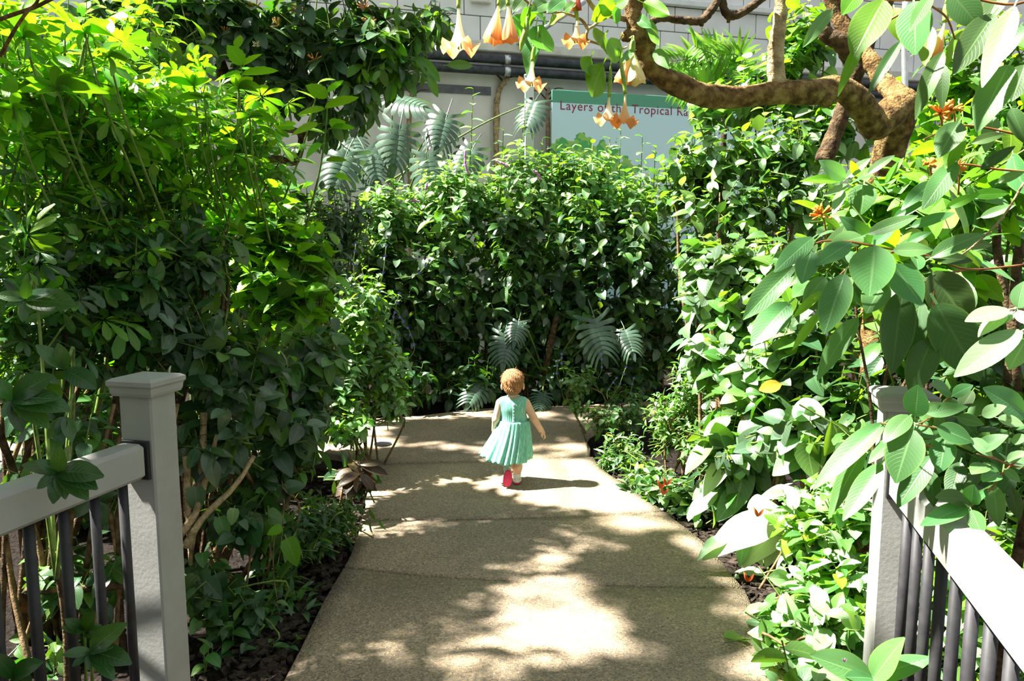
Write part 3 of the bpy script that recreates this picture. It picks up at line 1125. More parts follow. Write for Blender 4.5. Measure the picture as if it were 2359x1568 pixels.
def finish_plants():
    """the leaves that show in the photograph become objects of their own, the rest of a plant's leaves one mesh"""
    G = 5.0
    gw, gh = int(IMG_W / G) + 2, int(IMG_H / G) + 2
    rs = np.random.RandomState(3)
    rec = []
    for pi, pl in enumerate(PLANTS):
        for li, (sp, k, mat, Mx) in enumerate(pl.leaves):
            V = SP[sp]['hi'][k][0]
            # points spread over the blade
            key = ('smp', k)
            if key not in SP[sp]['mesh']:
                f = SP[sp]['hi'][k][1]
                cen = np.array([V[list(q)].mean(0) for q in f])
                sel = rs.permutation(len(cen))[:28]
                SP[sp]['mesh'][key] = np.concatenate([cen[sel], V[rs.permutation(len(V))[:12]]])
            S = SP[sp]['mesh'][key]
            rec.append((pi, li, S @ Mx[:, :3].T + Mx[:, 3]))
    if not rec:
        return
    cnt = np.array([len(r[2]) for r in rec])
    allp = np.concatenate([r[2] for r in rec])
    own = np.repeat(np.arange(len(rec)), cnt)
    px, py, dp = project(allp)
    ok = (dp > .1) & (px >= 0) & (px < IMG_W) & (py >= 0) & (py < IMG_H)
    cx = np.clip((px / G).astype(int), 0, gw - 1)
    cy = np.clip((py / G).astype(int), 0, gh - 1)
    cell = cy * gw + cx
    zb = np.full(gw * gh, 1e9)
    np.minimum.at(zb, cell[ok], dp[ok])
    # spread the nearest depth a little so near blades hide what is behind their gaps
    Z = zb.reshape(gh, gw)
    Zd = Z.copy()
    for dy, dx in ((0, 1), (1, 0), (0, -1), (-1, 0)):
        Zd = np.minimum(Zd, np.roll(np.roll(Z, dy, 0), dx, 1) + .12)
    vis = ok & (dp <= Zd.ravel()[cell] + .015)
    # visible cells per leaf
    score = np.zeros(len(rec))
    u = np.unique(np.stack([own[vis], cell[vis]], 1), axis=0)
    np.add.at(score, u[:, 0], 1)
    spread_x = np.array([0.0] * len(rec))
    o0 = 0
    for i, c in enumerate(cnt):
        sl = slice(o0, o0 + c)
        spread_x[i] = max(px[sl].max() - px[sl].min(), py[sl].max() - py[sl].min())
        o0 += c
    big = spread_x >= 10
    chosen = {}
    seen = set((rec[i][0], rec[i][1]) for i in np.nonzero(score > 0)[0])
    for i in np.argsort(-score):
        if score[i] < 2 or not big[i]:
            continue
        chosen.setdefault(rec[i][0], [])
        if len(chosen[rec[i][0]]) < 300:
            chosen[rec[i][0]].append(rec[i][1])
    total = 0
    for pi, pl in enumerate(PLANTS):
        pick = set(chosen.get(pi, []))
        total += len(pick)
        base = pl.root.location
        rest = {}
        vis_small = set()
        for li, (sp, k, mat, Mx) in enumerate(pl.leaves):
            if li in pick:
                mk = (k, mat)
                if mk not in SP[sp]['mesh']:
                    v, f, uv = SP[sp]['hi'][k]
                    me = bpy.data.meshes.new('leaf')
                    fill_mesh(me, v, f, uv)
                    me.materials.append(M[mat])
                    SP[sp]['mesh'][mk] = me
                o = bpy.data.objects.new('leaf', SP[sp]['mesh'][mk])
                COL.objects.link(o)
                o.parent = pl.root
                o.matrix_basis = Matrix([[*Mx[0]], [*Mx[1]], [*Mx[2]], [0, 0, 0, 1]])
                o.location -= base
            else:
                rest.setdefault(mat, []).append((sp, k, Mx, 'hi' if (pi, li) in seen else 'lo'))
        for mat, ls in rest.items():
            Vs, Ls, Ns, Us = [], [], [], []
            n = 0
            for sp, k, Mx, q_ in ls:
                v, f, uv = SP[sp][q_][k]
                Vs.append(v @ Mx[:, :3].T + Mx[:, 3])
                Us.append(uv)
                fq = SP[sp].setdefault(('q', k, q_), np.array([q if len(q) == 4 else (q + (q[-1],)) for q in f], np.int32))
                Ls.append(fq + n)
                n += len(v)
            o = mesh_obj('foliage', np.concatenate(Vs), np.concatenate(Ls), M[mat], pl.root, np.concatenate(Us))
            o['kind'] = 'stuff'
        if pl.twigs.v:
            o = pl.twigs.build('twigs', pl.twig_mat, pl.root)
            o['kind'] = 'stuff'
    print('LEAVES', len(rec), 'single', total, 'plants', len(PLANTS))
# ------------------------------------------------------------------ left bank
RATIO = {'big': .47, 'flat': .60, 'angel': .58, 'ovate': .56, 'heart': .78, 'toothed': .62, 'elliptic': .46, 'round': .66}
def leaf_px(pl, sp, mat, b, t, Yb, Yt=None, w=.5, tilt=(0, 0, .35), k=None, cam_w=1.0):
    """a blade whose stalk end and tip are known: b, t where the photo shows them"""
    P = at(b[0], b[1], Yb)
    Q = at(t[0], t[1], Yt if Yt is not None else Yb - .03)
    d = Q - P
    n = (Vector((0, 0, CAM_H)) - P).normalized() * cam_w + Vector(tilt)
    pl.leaf(sp, mat, P, d, n, d.length, w / RATIO[sp], k)

def gpos(px, Y):
    p = at(px, 800, Y)
    return (p.x, p.y, -.06)

# 1 tall umbrella shrub in the top corner
p = Plant('umbrella_plant', 'tall umbrella plant with big sunlit lime leaves in the top left corner', 'shrub', gpos(60, 3.7), 'umbrella plants')
bl = [B(90, 110, 3.5, 170, 110, .45), B(230, 250, 3.7, 150, 120, .4), B(30, 330, 3.4, 120, 120, .4)]
shoots(p, bl, 46, 'umbrella', ['lf_schef', 'lf_lime'], .245, 5, .9, .2, .05, (85, 35), False, .7, .2, .006)
stems(p, blob_tips(p, bl, 7), M['stem_green'], .014)
for (b, t) in [((48, 140), (95, 330)), ((200, 85), (130, 300)), ((190, 300), (120, 470))]:
    p.stem([at(*b, 3.4), at((b[0] + t[0]) / 2 + 8, (b[1] + t[1]) / 2, 3.45), at(*t, 3.5)], [.006, .009], M['stem_green'], 5)

for hub, tips in [((55, 85), [(-5, 62), (25, 8), (75, 20), (110, 45), (120, 85), (20, 120), (70, 135)]), ((195, 76), [(297, 60), (252, 32), (150, 42), (143, 78), (203, 42), (245, 98), (170, 112)]),
                  ((133, 208), [(60, 170), (38, 192), (125, 140), (160, 150), (262, 190), (222, 216), (180, 160), (75, 208)]), ((30, 250), [(-20, 230), (0, 300), (40, 200), (75, 235), (80, 275), (60, 300)]), ((250, 130), [(300, 110), (330, 140), (270, 165), (225, 160), (215, 120)])]:
    for t in tips:
        leaf_px(p, 'elliptic', p.rnd.choice(['lf_schef', 'lf_lime']), hub, t, 3.0, 2.95, .40, (p.rnd.uniform(-.4, .2), 0, .9), None, -.75)
    h = at(*hub, 3.0)
    p.stem([h, h + Vector((.01, .1, -.25)), h + Vector((.02, .35, -.6))], [.004, .006], M['stem_green'], 5)
# 2 umbrella shrub in the middle of the bank
p = Plant('umbrella_plant', 'lime umbrella plant in mid bank, star-shaped leaves lit from behind', 'shrub', gpos(430, 4.3), 'umbrella plants')
bl = [B(455, 250, 4.2, 150, 90, .4), B(370, 380, 4.0, 160, 110, .45), B(570, 300, 4.3, 110, 110, .35)]
shoots(p, bl, 42, 'umbrella', ['lf_schef', 'lf_schef', 'lf_lime'], .205, 5, .95, .2, .05, (85, 35), False, .7, .2, .005)
stems(p, blob_tips(p, bl, 8), M['stem_green'], .011)
for (b, t) in [((447, 200), (480, 400)), ((550, 210), (520, 420)), ((400, 300), (460, 480))]:
    p.stem([at(*b, 4.0), at((b[0] + t[0]) / 2 + 8, (b[1] + t[1]) / 2, 4.05), at(*t, 4.1)], [.005, .008], M['stem_green'], 5)

for hub, tips in [((447, 199), [(372, 149), (377, 167), (425, 144), (468, 150), (488, 171), (446, 163)]), ((549, 203), [(530, 168), (545, 158), (582, 165), (606, 182), (603, 202), (520, 200)]), ((316, 235), [(275, 215), (300, 205), (330, 208), (378, 203), (362, 222), (290, 245)]),
                  ((415, 290), [(340, 278), (362, 245), (420, 230), (470, 255), (450, 300), (380, 300), (430, 312)]), ((470, 225), [(390, 220), (430, 205), (500, 205), (515, 225), (480, 250)]), ((575, 270), [(520, 260), (545, 290), (610, 250), (650, 258), (600, 290)])]:
    for t in tips:
        leaf_px(p, 'elliptic', p.rnd.choice(['lf_lime', 'lf_lime', 'lf_schef']), hub, t, 3.75, 3.70, .40, (p.rnd.uniform(-.4, .2), 0, .9), None, -.75)
    h = at(*hub, 3.75)
    p.stem([h, h + Vector((-.01, .08, -.25)), h + Vector((-.02, .3, -.6))], [.004, .006], M['stem_green'], 5)
# 3 tooth-leaved shrub with tall shoots
p = Plant('toothed_shrub', 'lime green shrub with tooth-edged leaves and tall straight shoots', 'shrub', gpos(640, 5.0))
bl = [B(600, 560, 4.8, 130, 140, .3), B(690, 640, 4.7, 110, 150, .22), B(560, 440, 4.9, 120, 90, .3)]
shoots(p, bl, 115, 'toothed', ['lf_lime', 'lf_mid', 'lf_lime'], .15, 7, .8, .3, .2, (85, 50), False, 1.4, .3, .0035)
for (top, low) in [((735, 190), (650, 470)), ((548, 110), (560, 300)), ((715, 520), (650, 740)), ((560, 520), (560, 700)), ((640, 470), (610, 640))]:
    a, b = at(*top, 4.6), at(*low, 4.8)
    p.stem([a, a.lerp(b, .5) + Vector((.02, 0, 0)), b], [.004, .007], M['stem_green'], 5)
    for k in range(8):
        t = k / 8
        q = a.lerp(b, t)
        an = k * 2.4 + top[0]
        p.leaf('toothed', 'lf_lime', q, (math.cos(an), -.5 * abs(math.sin(an)) + .1, .35 if k < 2 else -.05), (0, -.35, 1), .10 + .05 * min(1, t * 3))
for (b, t, w) in [((754, 223), (704, 193), .72), ((756, 212), (791, 180), .38), ((750, 249), (828, 213), .3), ((747, 251), (680, 258), .36), ((732, 286), (665, 306), .4), ((765, 293), (795, 266), .8), ((765, 295), (822, 287), .32), ((741, 332), (692, 357), .4), ((752, 371), (802, 361), .36), ((773, 408), (825, 410), .5),
                  ((559, 148), (524, 101), .78), ((562, 150), (604, 116), .3), ((560, 173), (645, 151), .26), ((556, 166), (490, 181), .26), ((300, 118), (276, 66), .72), ((715, 545), (672, 530), .6), ((712, 548), (720, 510), .5), ((690, 580), (725, 545), .6), ((700, 600), (750, 590), .5), ((668, 640), (630, 620), .5), ((560, 540), (552, 505), .6), ((565, 560), (610, 545), .5), ((640, 430), (610, 410), .6), ((655, 470), (700, 450), .5)]:
    leaf_px(p, 'toothed', 'lf_lime', b, t, 4.0, 3.96, w, (-.25, 0, .8), None, -.8)
p.stem([at(756, 200, 4.02), at(750, 300, 4.03), at(735, 400, 4.1), at(705, 520, 4.3)], [.003, .005, .007], M['stem_green'], 5)
stems(p, blob_tips(p, bl, 9), M['stem_brown'], .010)

# 4 dark umbrella shrub behind the railing
p = Plant('umbrella_plant', 'dark glossy umbrella plant above the rail behind the left railing', 'shrub', gpos(60, 3.2), 'umbrella plants')
bl = [B(90, 560, 3.2, 190, 130, .4), B(60, 740, 3.0, 150, 110, .35), B(250, 640, 3.4, 140, 150, .35)]
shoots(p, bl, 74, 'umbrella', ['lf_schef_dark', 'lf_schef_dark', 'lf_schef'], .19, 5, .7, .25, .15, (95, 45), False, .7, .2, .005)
stems(p, blob_tips(p, bl, 10), M['bark_dark'], .016)

# 5 dense dark shrub between
p = Plant('evergreen_shrub', 'dark evergreen shrub with grey sheen on its leaves above the left post', 'shrub', gpos(360, 3.7))
bl = [B(330, 620, 3.6, 170, 130, .4), B(420, 760, 3.5, 160, 110, .35), B(480, 560, 3.8, 120, 110, .35), B(250, 480, 3.9, 180, 90, .35)]
shoots(p, bl, 150, 'elliptic', ['lf_deep', 'lf_deep', 'lf_mid', 'lf_grey'], .125, 7, .45, .35, .3, (85, 45), False, 1.2, .3, .004)
stems(p, blob_tips(p, bl, 11), M['bark_dark'], .016)

# 6 dark shrub right of the post
p = Plant('evergreen_shrub', 'dark broad-leaved shrub with bare stems right beside the left post', 'shrub', gpos(500, 3.75))
bl = [B(560, 880, 3.6, 130, 120, .35), B(660, 960, 3.9, 110, 130, .3), B(500, 1000, 3.5, 90, 110, .3), B(720, 820, 4.1, 90, 120, .3)]
shoots(p, bl, 150, 'ovate', ['lf_deep', 'lf_deep', 'lf_grey', 'lf_mid'], .125, 6, .1, .3, .6, (95, 55), False, 1.2, .3, .004)
stems(p, blob_tips(p, bl, 8), M['stem_brown'], .014)
for pts in ([(412, 1235, 3.25), (450, 1180, 3.3), (480, 1080, 3.35), (500, 1000, 3.4)], [(425, 1260, 3.25), (470, 1190, 3.3), (540, 1120, 3.4), (585, 1050, 3.5)], [(430, 1050, 3.3), (432, 1150, 3.3), (440, 1300, 3.3)], [(470, 950, 3.4), (462, 1100, 3.35), (440, 1280, 3.3)]):
    p.stem([at(*q) for q in pts], [.018, .015, .010], M['bark_pale'], 8, .25)

# 7 fine-leaved plants along the left edge of the path
p = Plant('bedding_plant', 'low dark ferny plant by the left path edge near the bottom', 'plant', gpos(590, 3.3), 'low plants edging the path')
bl = [B(560, 1400, 3.15, 110, 70, .2), B(640, 1500, 3.0, 60, 50, .15), B(500, 1500, 2.95, 80, 60, .2)]
shoots(p, bl, 60, 'ovate', ['lf_deep', 'lf_mid', 'lf_deep'], .085, 6, .6, .0, .3, (85, 50), False, 1.2, .3, .003)
stems(p, blob_tips(p, bl, 5), M['stem_green'], .005)
p = Plant('bedding_plant', 'fine-leaved green plant by the left path edge beside the second slab', 'plant', gpos(700, 3.9), 'low plants edging the path')
bl = [B(720, 1190, 3.9, 80, 80, .25), B(640, 1230, 3.7, 90, 90, .25), B(780, 1170, 4.1, 45, 55, .2)]
shoots(p, bl, 105, 'lance', ['lf_deep', 'lf_mid', 'lf_mid'], .085, 9, .6, .1, .2, (80, 45), False, 1.6, .3, .003)
stems(p, blob_tips(p, bl, 6), M['stem_green'], .005)
p = Plant('bedding_plant', 'small grassy green tuft at the left edge by the first path joint', 'plant', gpos(690, 3.35), 'low plants edging the path')
bl = [B(690, 1400, 3.35, 45, 45, .15), B(660, 1340, 3.5, 60, 50, .15)]
shoots(p, bl, 34, 'lance', ['lf_mid', 'lf_deep'], .10, 8, .8, .0, .2, (75, 30), False, 1.2, .3, .003)
p = Plant('bedding_plant', 'heart-leaved creeper spilling low between left post and path', 'plant', gpos(560, 3.5), 'low plants edging the path')
bl = [B(560, 1180, 3.5, 100, 90, .25), B(480, 1340, 3.2, 60, 100, .2), B(620, 1080, 3.8, 100, 60, .25)]
shoots(p, bl, 75, 'heart', ['lf_deep', 'lf_mid', 'lf_deep'], .095, 5, .2, .1, .6, (95, 55), False, 1.2, .3, .003)
stems(p, blob_tips(p, bl, 6), M['stem_brown'], .006)
for pts in ([(632, 1230, 3.3), (630, 1320, 3.25), (645, 1420, 3.2)], [(655, 1150, 3.35), (648, 1250, 3.3), (640, 1300, 3.25)]):
    p.stem([at(*q) for q in pts], [.0025], M['stem_brown'], 4, 0, 'hanging_stem')
for (bx, by, tx, ty, mt) in [(650, 1215, 612, 1230, 'lf_lime'), (660, 1240, 690, 1310, 'lf_lime'), (505, 1190, 525, 1250, 'lf_mid'), (540, 1170, 530, 1215, 'lf_bright'), (450, 1120, 455, 1190, 'lf_grey')]:
    leaf_px(p, 'heart', mt, (bx, by), (tx, ty), 3.3, None, .6)

# 8 copper plant leaning over the path
p = Plant('copper_plant', 'dark coppery plant with drooping narrow leaves leaning over the left path edge', 'plant', gpos(790, 4.5))
bl = [B(820, 1085, 4.5, 40, 35, .15)]
shoots(p, bl, 9, 'elliptic', ['lf_copper', 'lf_deep'], .13, 7, .3, .0, .5, (95, 60), True, 1, .25, .004, free=True)
for (t) in [(895, 1090), (870, 1130), (850, 1140), (880, 1060), (830, 1130)]:
    leaf_px(p, 'elliptic', 'lf_copper', (830, 1070), t, 4.45, None, .3)
stems(p, [bl[0][0], at(800, 1100, 4.5), at(815, 1060, 4.5)], M['stem_brown'], .007)

# 9 lime small-leaved spike flower shrub
def spikes(pl, list_, mat='stem_green', flower=None, r=.0035):
    for pts, Y in list_:
        P = [at(x, y, Y) for x, y in pts]
        s = pl.stem(P, [r, r * .8], M[mat], 5, 0, 'flower_spike', 6)
        if flower:
            q = catmull(P, 6)
            for k in (0, 2, 5):
                c = q[min(k, len(q) - 1)]
                j = Join()
                for a in range(5):
                    an = a * 1.2566
                    e1 = Vector((math.cos(an), -.5, math.sin(an))) * .011
                    e2 = Vector((math.cos(an + .6), -.5, math.sin(an + .6))) * .008
                    e3 = Vector((math.cos(an - .6), -.5, math.sin(an - .6))) * .008
                    j.add([c, c + e3, c + e1 * 1.2, c + e2], [(0, 1, 2, 3)])
                j.build('blossom', flower, s)
M['blue_petal'] = plain_mat('violet_blue_petal', (.16, .14, .62), .6)
p = Plant('spike_flower_shrub', 'sunlit lime small-leaved shrub with thin blue flower spikes left of the child', 'shrub', gpos(830, 5.6), 'small-leaved shrubs with blue flower spikes')
bl = [B(840, 720, 5.55, 85, 110, .3), B(890, 850, 5.6, 65, 90, .28), B(800, 880, 5.4, 75, 120, .28), B(900, 930, 5.6, 50, 30, .2), B(800, 970, 5.2, 70, 50, .25)]
shoots(p, bl, 330, 'ovate', ['lf_lime', 'lf_bright', 'lf_bright', 'lf_mid'], .083, 7, .55, .3, .25, (85, 45), False, 1.4, .3, .003, free=True)
stems(p, blob_tips(p, bl, 9), M['stem_brown'], .008)
spikes(p, [([(820, 560), (815, 620), (830, 720)], 5.40), ([(890, 565), (880, 640), (850, 720)], 5.40), ([(990, 600), (960, 632), (910, 642)], 5.50), ([(920, 675), (905, 740), (900, 800)], 5.45), ([(940, 755), (955, 800), (940, 830)], 5.45), ([(930, 740), (908, 720), (905, 780)], 5.45), ([(875, 670), (865, 720), (850, 770)], 5.40), ([(800, 640), (830, 690), (840, 740)], 5.30)], 'stem_green', M['blue_petal'])

# 10 grey fine shrub behind
p = Plant('fine_shrub', 'dark grey-green fine-leaved shrub beside the monstera at the back', 'shrub', gpos(780, 7.2))
bl = [B(790, 520, 7.0, 90, 90, .4), B(760, 640, 6.8, 80, 110, .4)]
shoots(p, bl, 150, 'lance', ['lf_grey', 'lf_deep', 'lf_grey'], .12, 9, .5, .4, .25, (85, 45), False, 1.4, .3, .004)
stems(p, blob_tips(p, bl, 7), M['bark_dark'], .012)

# 11 tree with grey-green leaves at the top, trunk and crooked branch
p = Plant('small_tree', 'small tree with grey-green leaves and orange bud clusters across the top', 'tree', gpos(590, 6.9))
bl = [B(330, 40, 6.8, 160, 70, .5), B(470, 60, 6.6, 130, 100, .5), B(620, 90, 6.8, 130, 80, .5), B(760, 60, 6.8, 130, 100, .5), B(850, 130, 6.7, 110, 70, .45), B(640, 190, 6.9, 110, 60, .4)]
shoots(p, bl, 220, 'elliptic', ['lf_grey', 'lf_grey', 'lf_deep'], .18, 8, .35, .3, .3, (80, 55), True, .8, .25, .005)
bl2 = [B(930, 90, 6.6, 90, 70, .4), B(900, 170, 6.6, 90, 45, .35), B(1000, 50, 6.6, 50, 50, .3)]
shoots(p, bl2, 70, 'elliptic', ['lf_mid', 'lf_lime', 'lf_mid', 'lf_grey'], .145, 6, -.2, .2, .7, (90, 45), False, 1.1, .3, .004)
bl4 = [B(820, 240, 6.5, 60, 70, .3), B(700, 230, 6.8, 90, 50, .4), B(760, 300, 6.7, 50, 60, .3)]
shoots(p, bl4, 46, 'elliptic', ['lf_mid', 'lf_grey', 'lf_deep'], .15, 6, -.5, .0, .9, (80, 35), False, 1.1, .3, .004)
for (b, t) in [((960, 130), (1015, 185)), ((900, 190), (890, 235)), ((985, 170), (1010, 220)), ((930, 170), (960, 220)), ((1030, 150), (1090, 148)), ((850, 200), (880, 245))]:
    leaf_px(p, 'elliptic', 'lf_mid', b, t, 6.5, None, .35)
trunk = [(-.06, None)]
T0 = Vector(gpos(590, 6.9))
p.stem([T0, at(600, 700, 6.9), at(640, 480, 7.1), at(560, 270, 7.0), at(500, 120, 7.0), at(470, -60, 7.0), at(455, -300, 7.0)], [.09, .075, .06, .05, .045], M['bark_dark'], 12, .2, 'trunk', 6)
p.stem([at(500, 620, 7.0), at(600, 385, 6.9), at(680, 372, 6.9), at(692, 310, 6.9), at(640, 285, 5.75), at(590, 220, 7.0)], [.04, .035, .03, .026, .02], M['bark_dark'], 10, .2, 'branch', 6)
p.stem([at(692, 312, 6.9), at(735, 290, 6.9), at(770, 230, 6.9), at(800, 120, 6.9)], [.03, .024, .018], M['bark_dark'], 9, .2, 'branch', 6)
p.stem([at(560, 270, 7.0), at(640, 240, 6.9), at(700, 175, 6.8), at(760, 130, 6.8)], [.028, .02, .014], M['bark'], 8, .2, 'branch', 6)
p.stem([at(500, 130, 7.0), at(520, 60, 6.8), at(505, -40, 6.8)], [.03, .02], M['bark_dark'], 8, .2, 'branch', 6)
p.stem([at(420, 230, 6.9), at(450, 150, 6.8), at(430, -20, 6.8)], [.02, .016], M['bark_dark'], 8, .2, 'branch', 6)
M['bud'] = plain_mat('orange_bud', (.45, .17, .03), .5)
for (x, y) in [(520, 80), (640, 60), (840, 20), (725, 140), (590, 20), (850, 55), (690, 30)]:
    c = at(x, y, 6.4)
    j = Join()
    for k in range(9):
        d = Vector((p.rnd.uniform(-1, 1), p.rnd.uniform(-1, .3), p.rnd.uniform(-.1, 1))).normalized() * .07
        v, f, u = tube_vf([c, c + d * .6, c + d], [.002, .004, .006], 4)
        j.add(v, f, u)
    j.build('bud_cluster', M['bud'], p.root)
# unseen crown masses added above the view to shade path and hedge
bl3 = [(Vector((-2.5, 4.45, 4.3)), (.9, .4, .4), .5), (Vector((-2.7, 6.2, 4.4)), (.9, .4, .4), .5), (Vector((-1.9, 6.9, 4.5)), (1.2, .7, .4), 1), (Vector((-2.4, 7.8, 4.7)), (1.2, .6, .4), 1.2)]
shoots(p, bl3, 120, 'elliptic', ['lf_deep', 'lf_mid'], .17, 8, .3, .1, .3, (85, 55), True, .8, .25, .005)
for t in ((-2.6, 4.5, 4.2), (-1.9, 6.9, 4.4), (-2.7, 6.2, 4.4), (-1.6, 7.1, 4.4), (-2.4, 7.8, 4.6)):
    p.stem([at(470, -60, 7.0), (at(470, -60, 7.0) + Vector(t)) / 2 + Vector((0, 0, .15)), Vector(t)], [.035, .022, .01], M['bark_dark'], 7, .2, 'branch')

# 12 tall screen of shrubs at the back of the left bank
for px, py, Y, rx, ry, lab, ms in [
    (160, 420, 5.4, 230, 250, 'tall yellow-green shrub far back at the left, seen between the umbrella plants', ['lf_lime', 'lf_mid', 'lf_lime']),
    (420, 470, 5.6, 180, 200, 'mid-green shrub far back in the bank, under the dark-trunked tree', ['lf_mid', 'lf_deep', 'lf_lime']),
    (230, 120, 5.8, 250, 140, 'loose tall shrub with yellowish leaves behind the top left umbrella plant', ['lf_lime', 'lf_bright', 'lf_mid']),
    (620, 760, 5.6, 150, 200, 'dark shrub in the middle of the bank behind the small-leaved lime shrub', ['lf_deep', 'lf_mid']),
    (170, 900, 4.6, 230, 260, 'dark undergrowth shrub behind the left railing balusters', ['lf_deep', 'lf_deep', 'lf_mid'])]:
    p = Plant('bank_shrub', lab, 'shrub', gpos(px, Y), 'shrubs filling the back of the left bank')
    bl = [B(px, py, Y, rx, ry, .5), B(px + rx * .3, py + ry * .7, Y, rx * .8, ry * .8, .5)]
    shoots(p, bl, 150, 'ovate', ms, .14, 7, .5, .3, .3, (85, 45), False, 1.3, .3, .004)
    stems(p, blob_tips(p, bl, 8), M['stem_brown'], .014, .25)

# 13 stems and thin leaves seen through the left railing
p = Plant('thicket', 'thicket of bare brown stems with few leaves behind the left railing', 'shrub', gpos(190, 2.9))
for k in range(13):
    x0 = 20 + k * 31 + p.rnd.uniform(-12, 12)
    p.stem([at(x0 + p.rnd.uniform(-50, 50), 1560, 3.0 + p.rnd.uniform(-.2, .4)), at(x0 + p.rnd.uniform(-25, 25), 1330, 3.0), at(x0 + p.rnd.uniform(-30, 30), 1130, 3.05), at(x0 + p.rnd.uniform(-60, 60), 930, 3.1)], [.014, .011, .008], M['stem_brown'] if k % 3 else M['bark_dark'], 7, .2)
p.stem([at(60, 1360, 2.9), at(160, 1358, 2.9), at(300, 1345, 2.95), at(380, 1330, 3.0)], [.016, .014], M['bark_dark'], 7, .2)
bl = [B(200, 1330, 3.0, 190, 130, .25), B(120, 1500, 2.9, 140, 60, .2), B(180, 1080, 3.0, 200, 110, .25), B(150, 960, 2.9, 120, 90, .25)]
shoots(p, bl, 75, 'ovate', ['lf_deep', 'lf_deep', 'lf_mid'], .10, 5, .4, .0, .4, (95, 50), False, 1.2, .3, .003, free=True)

# 14 small umbrella plant low behind and through the rails
p = Plant('umbrella_plant', 'small glossy umbrella seedling poking through the left balusters', 'plant', gpos(215, 2.35), 'umbrella plants')
for (hub, tips, Y) in [((195, 1455), [(150, 1440), (165, 1425), (205, 1415), (235, 1450), (190, 1440)], 2.12),
                       ((210, 1500), [(148, 1500), (165, 1530), (205, 1540), (262, 1555), (293, 1515), (255, 1440), (240, 1480)], 2.08),
                       ((30, 1560), [(0, 1510), (62, 1520), (60, 1560)], 1.9)]:
    for t in tips:
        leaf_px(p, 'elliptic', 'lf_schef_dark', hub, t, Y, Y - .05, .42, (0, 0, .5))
    p.stem([at(*hub, Y), at(hub[0] + 5, 1640, Y + .05), at(hub[0] + 10, 1900, Y + .1)], [.004, .006], M['stem_green'], 5)
p = Plant('umbrella_plant', 'umbrella plant sprig drooping over the left top rail', 'plant', gpos(90, 2.5), 'umbrella plants')
for (hub, tips, Y) in [((135, 1088), [(98, 1058), (135, 1045), (55, 1060), (82, 1120), (120, 1158), (150, 1140), (215, 1075), (200, 1138), (215, 1110)], 1.96),
                       ((32, 920), [(-15, 870), (85, 860), (5, 955), (50, 985), (108, 970), (140, 920), (105, 900)], 2.0),
                       ((150, 960), [(165, 1010), (130, 1000), (105, 1005)], 2.1),
                       ((150, 850), [(218, 885), (140, 800), (90, 790)], 2.2), ((60, 690), [(-10, 670), (50, 735), (100, 665), (165, 690), (10, 700), (60, 650)], 2.5)]:
    for t in tips:
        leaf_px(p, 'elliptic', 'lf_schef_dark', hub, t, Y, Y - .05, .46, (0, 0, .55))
    b = at(*hub, Y)
    p.stem([b, b + Vector((-.12, .25, -.02)), Vector((p.base.x, p.base.y, .5))], [.004, .008], M['stem_green'], 5)
p.stem([Vector((p.base.x, p.base.y, -.08)), Vector((p.base.x + .02, p.base.y, .3)), Vector((p.base.x, p.base.y, .6))], [.016, .01], M['bark_dark'], 7)

# 15 corner twig, with unseen tree added to shade the railing and near path
p = Plant('added_shade_tree', 'overhanging tree whose bare forked brown twig crosses the top left corner', 'tree', (-2.7, 1.0, -.06))
for pts, r in ([[(-60, 65), (40, 30), (90, 12), (170, -30)], .006], [[(0, 130), (30, 75), (60, 30), (85, 5), (100, -40)], .005]):
    p.stem([at(x, y, 2.2) for x, y in pts], [r, r * .8], M['bark'], 7, .15, 'twig')
p.stem([Vector((-2.7, 1.0, -.1)), Vector((-2.65, 1.1, 1.2)), Vector((-2.5, 1.3, 2.4)), Vector((-2.4, 1.6, 3.6))], [.09, .075, .06, .04], M['bark_dark'], 12, .2, 'trunk')
for e in ((-2.6, 2.6, 3.7), (-3.3, .2, 3.2), (-1.0, .0, 3.9), (-1.9, 1.8, 3.9)):
    p.stem([Vector((-2.5, 1.3, 2.5)), Vector((-2.5, 1.3, 2.5)).lerp(Vector(e), .5) + Vector((0, 0, .2)), Vector(e)], [.04, .025, .01], M['bark_dark'], 8, .2, 'branch')
bl = [(Vector((-3.0, -.4, 2.0)), (.9, 2.5, 2.1), 1.0), (Vector((-1.2, -4.4, 2.3)), (3.6, .8, 2.3), .35)]  # unseen leaf masses beside and behind the camera, added to block sky light
shoots(p, bl, 400, 'ovate', ['lf_deep', 'lf_mid'], .26, 8, .3, .0, .3, (88, 50), False, 1.2, .3, .005, free=True)
bl = [(Vector((-2.75, 1.6, 3.75)), (1.15, 1.1, .5), 1.3), (Vector((-1.2, -.5, 4.0)), (1.5, 1.4, .5), .6), (Vector((-.5, 2.05, 3.9)), (.7, .30, .28), .045), (Vector((-1.85, 3.05, 3.8)), (.3, .45, .2), .7), (Vector((-2.1, 2.45, 3.8)), (.9, .28, .2), 1.2), (Vector((-3.05, 2.8, 3.8)), (.4, .2, .15), .35), (Vector((-2.2, 2.72, 3.8)), (.5, .12, .12), .8), (Vector((-1.92, 3.75, 3.8)), (.36, .5, .25), 1.6)]  # unseen overhead leaf masses, each placed to shade part of the near scene
shoots(p, bl, 470, 'ovate', ['lf_deep', 'lf_mid'], .22, 8, .3, .0, .3, (88, 50), False, 1.2, .3, .005)
p.stem([Vector((-2.4, 1.6, 3.6)), Vector((-2.2, 2.8, 3.8)), Vector((-2.05, 3.8, 3.8))], [.03, .02, .01], M['bark_dark'], 8, .2, 'branch')
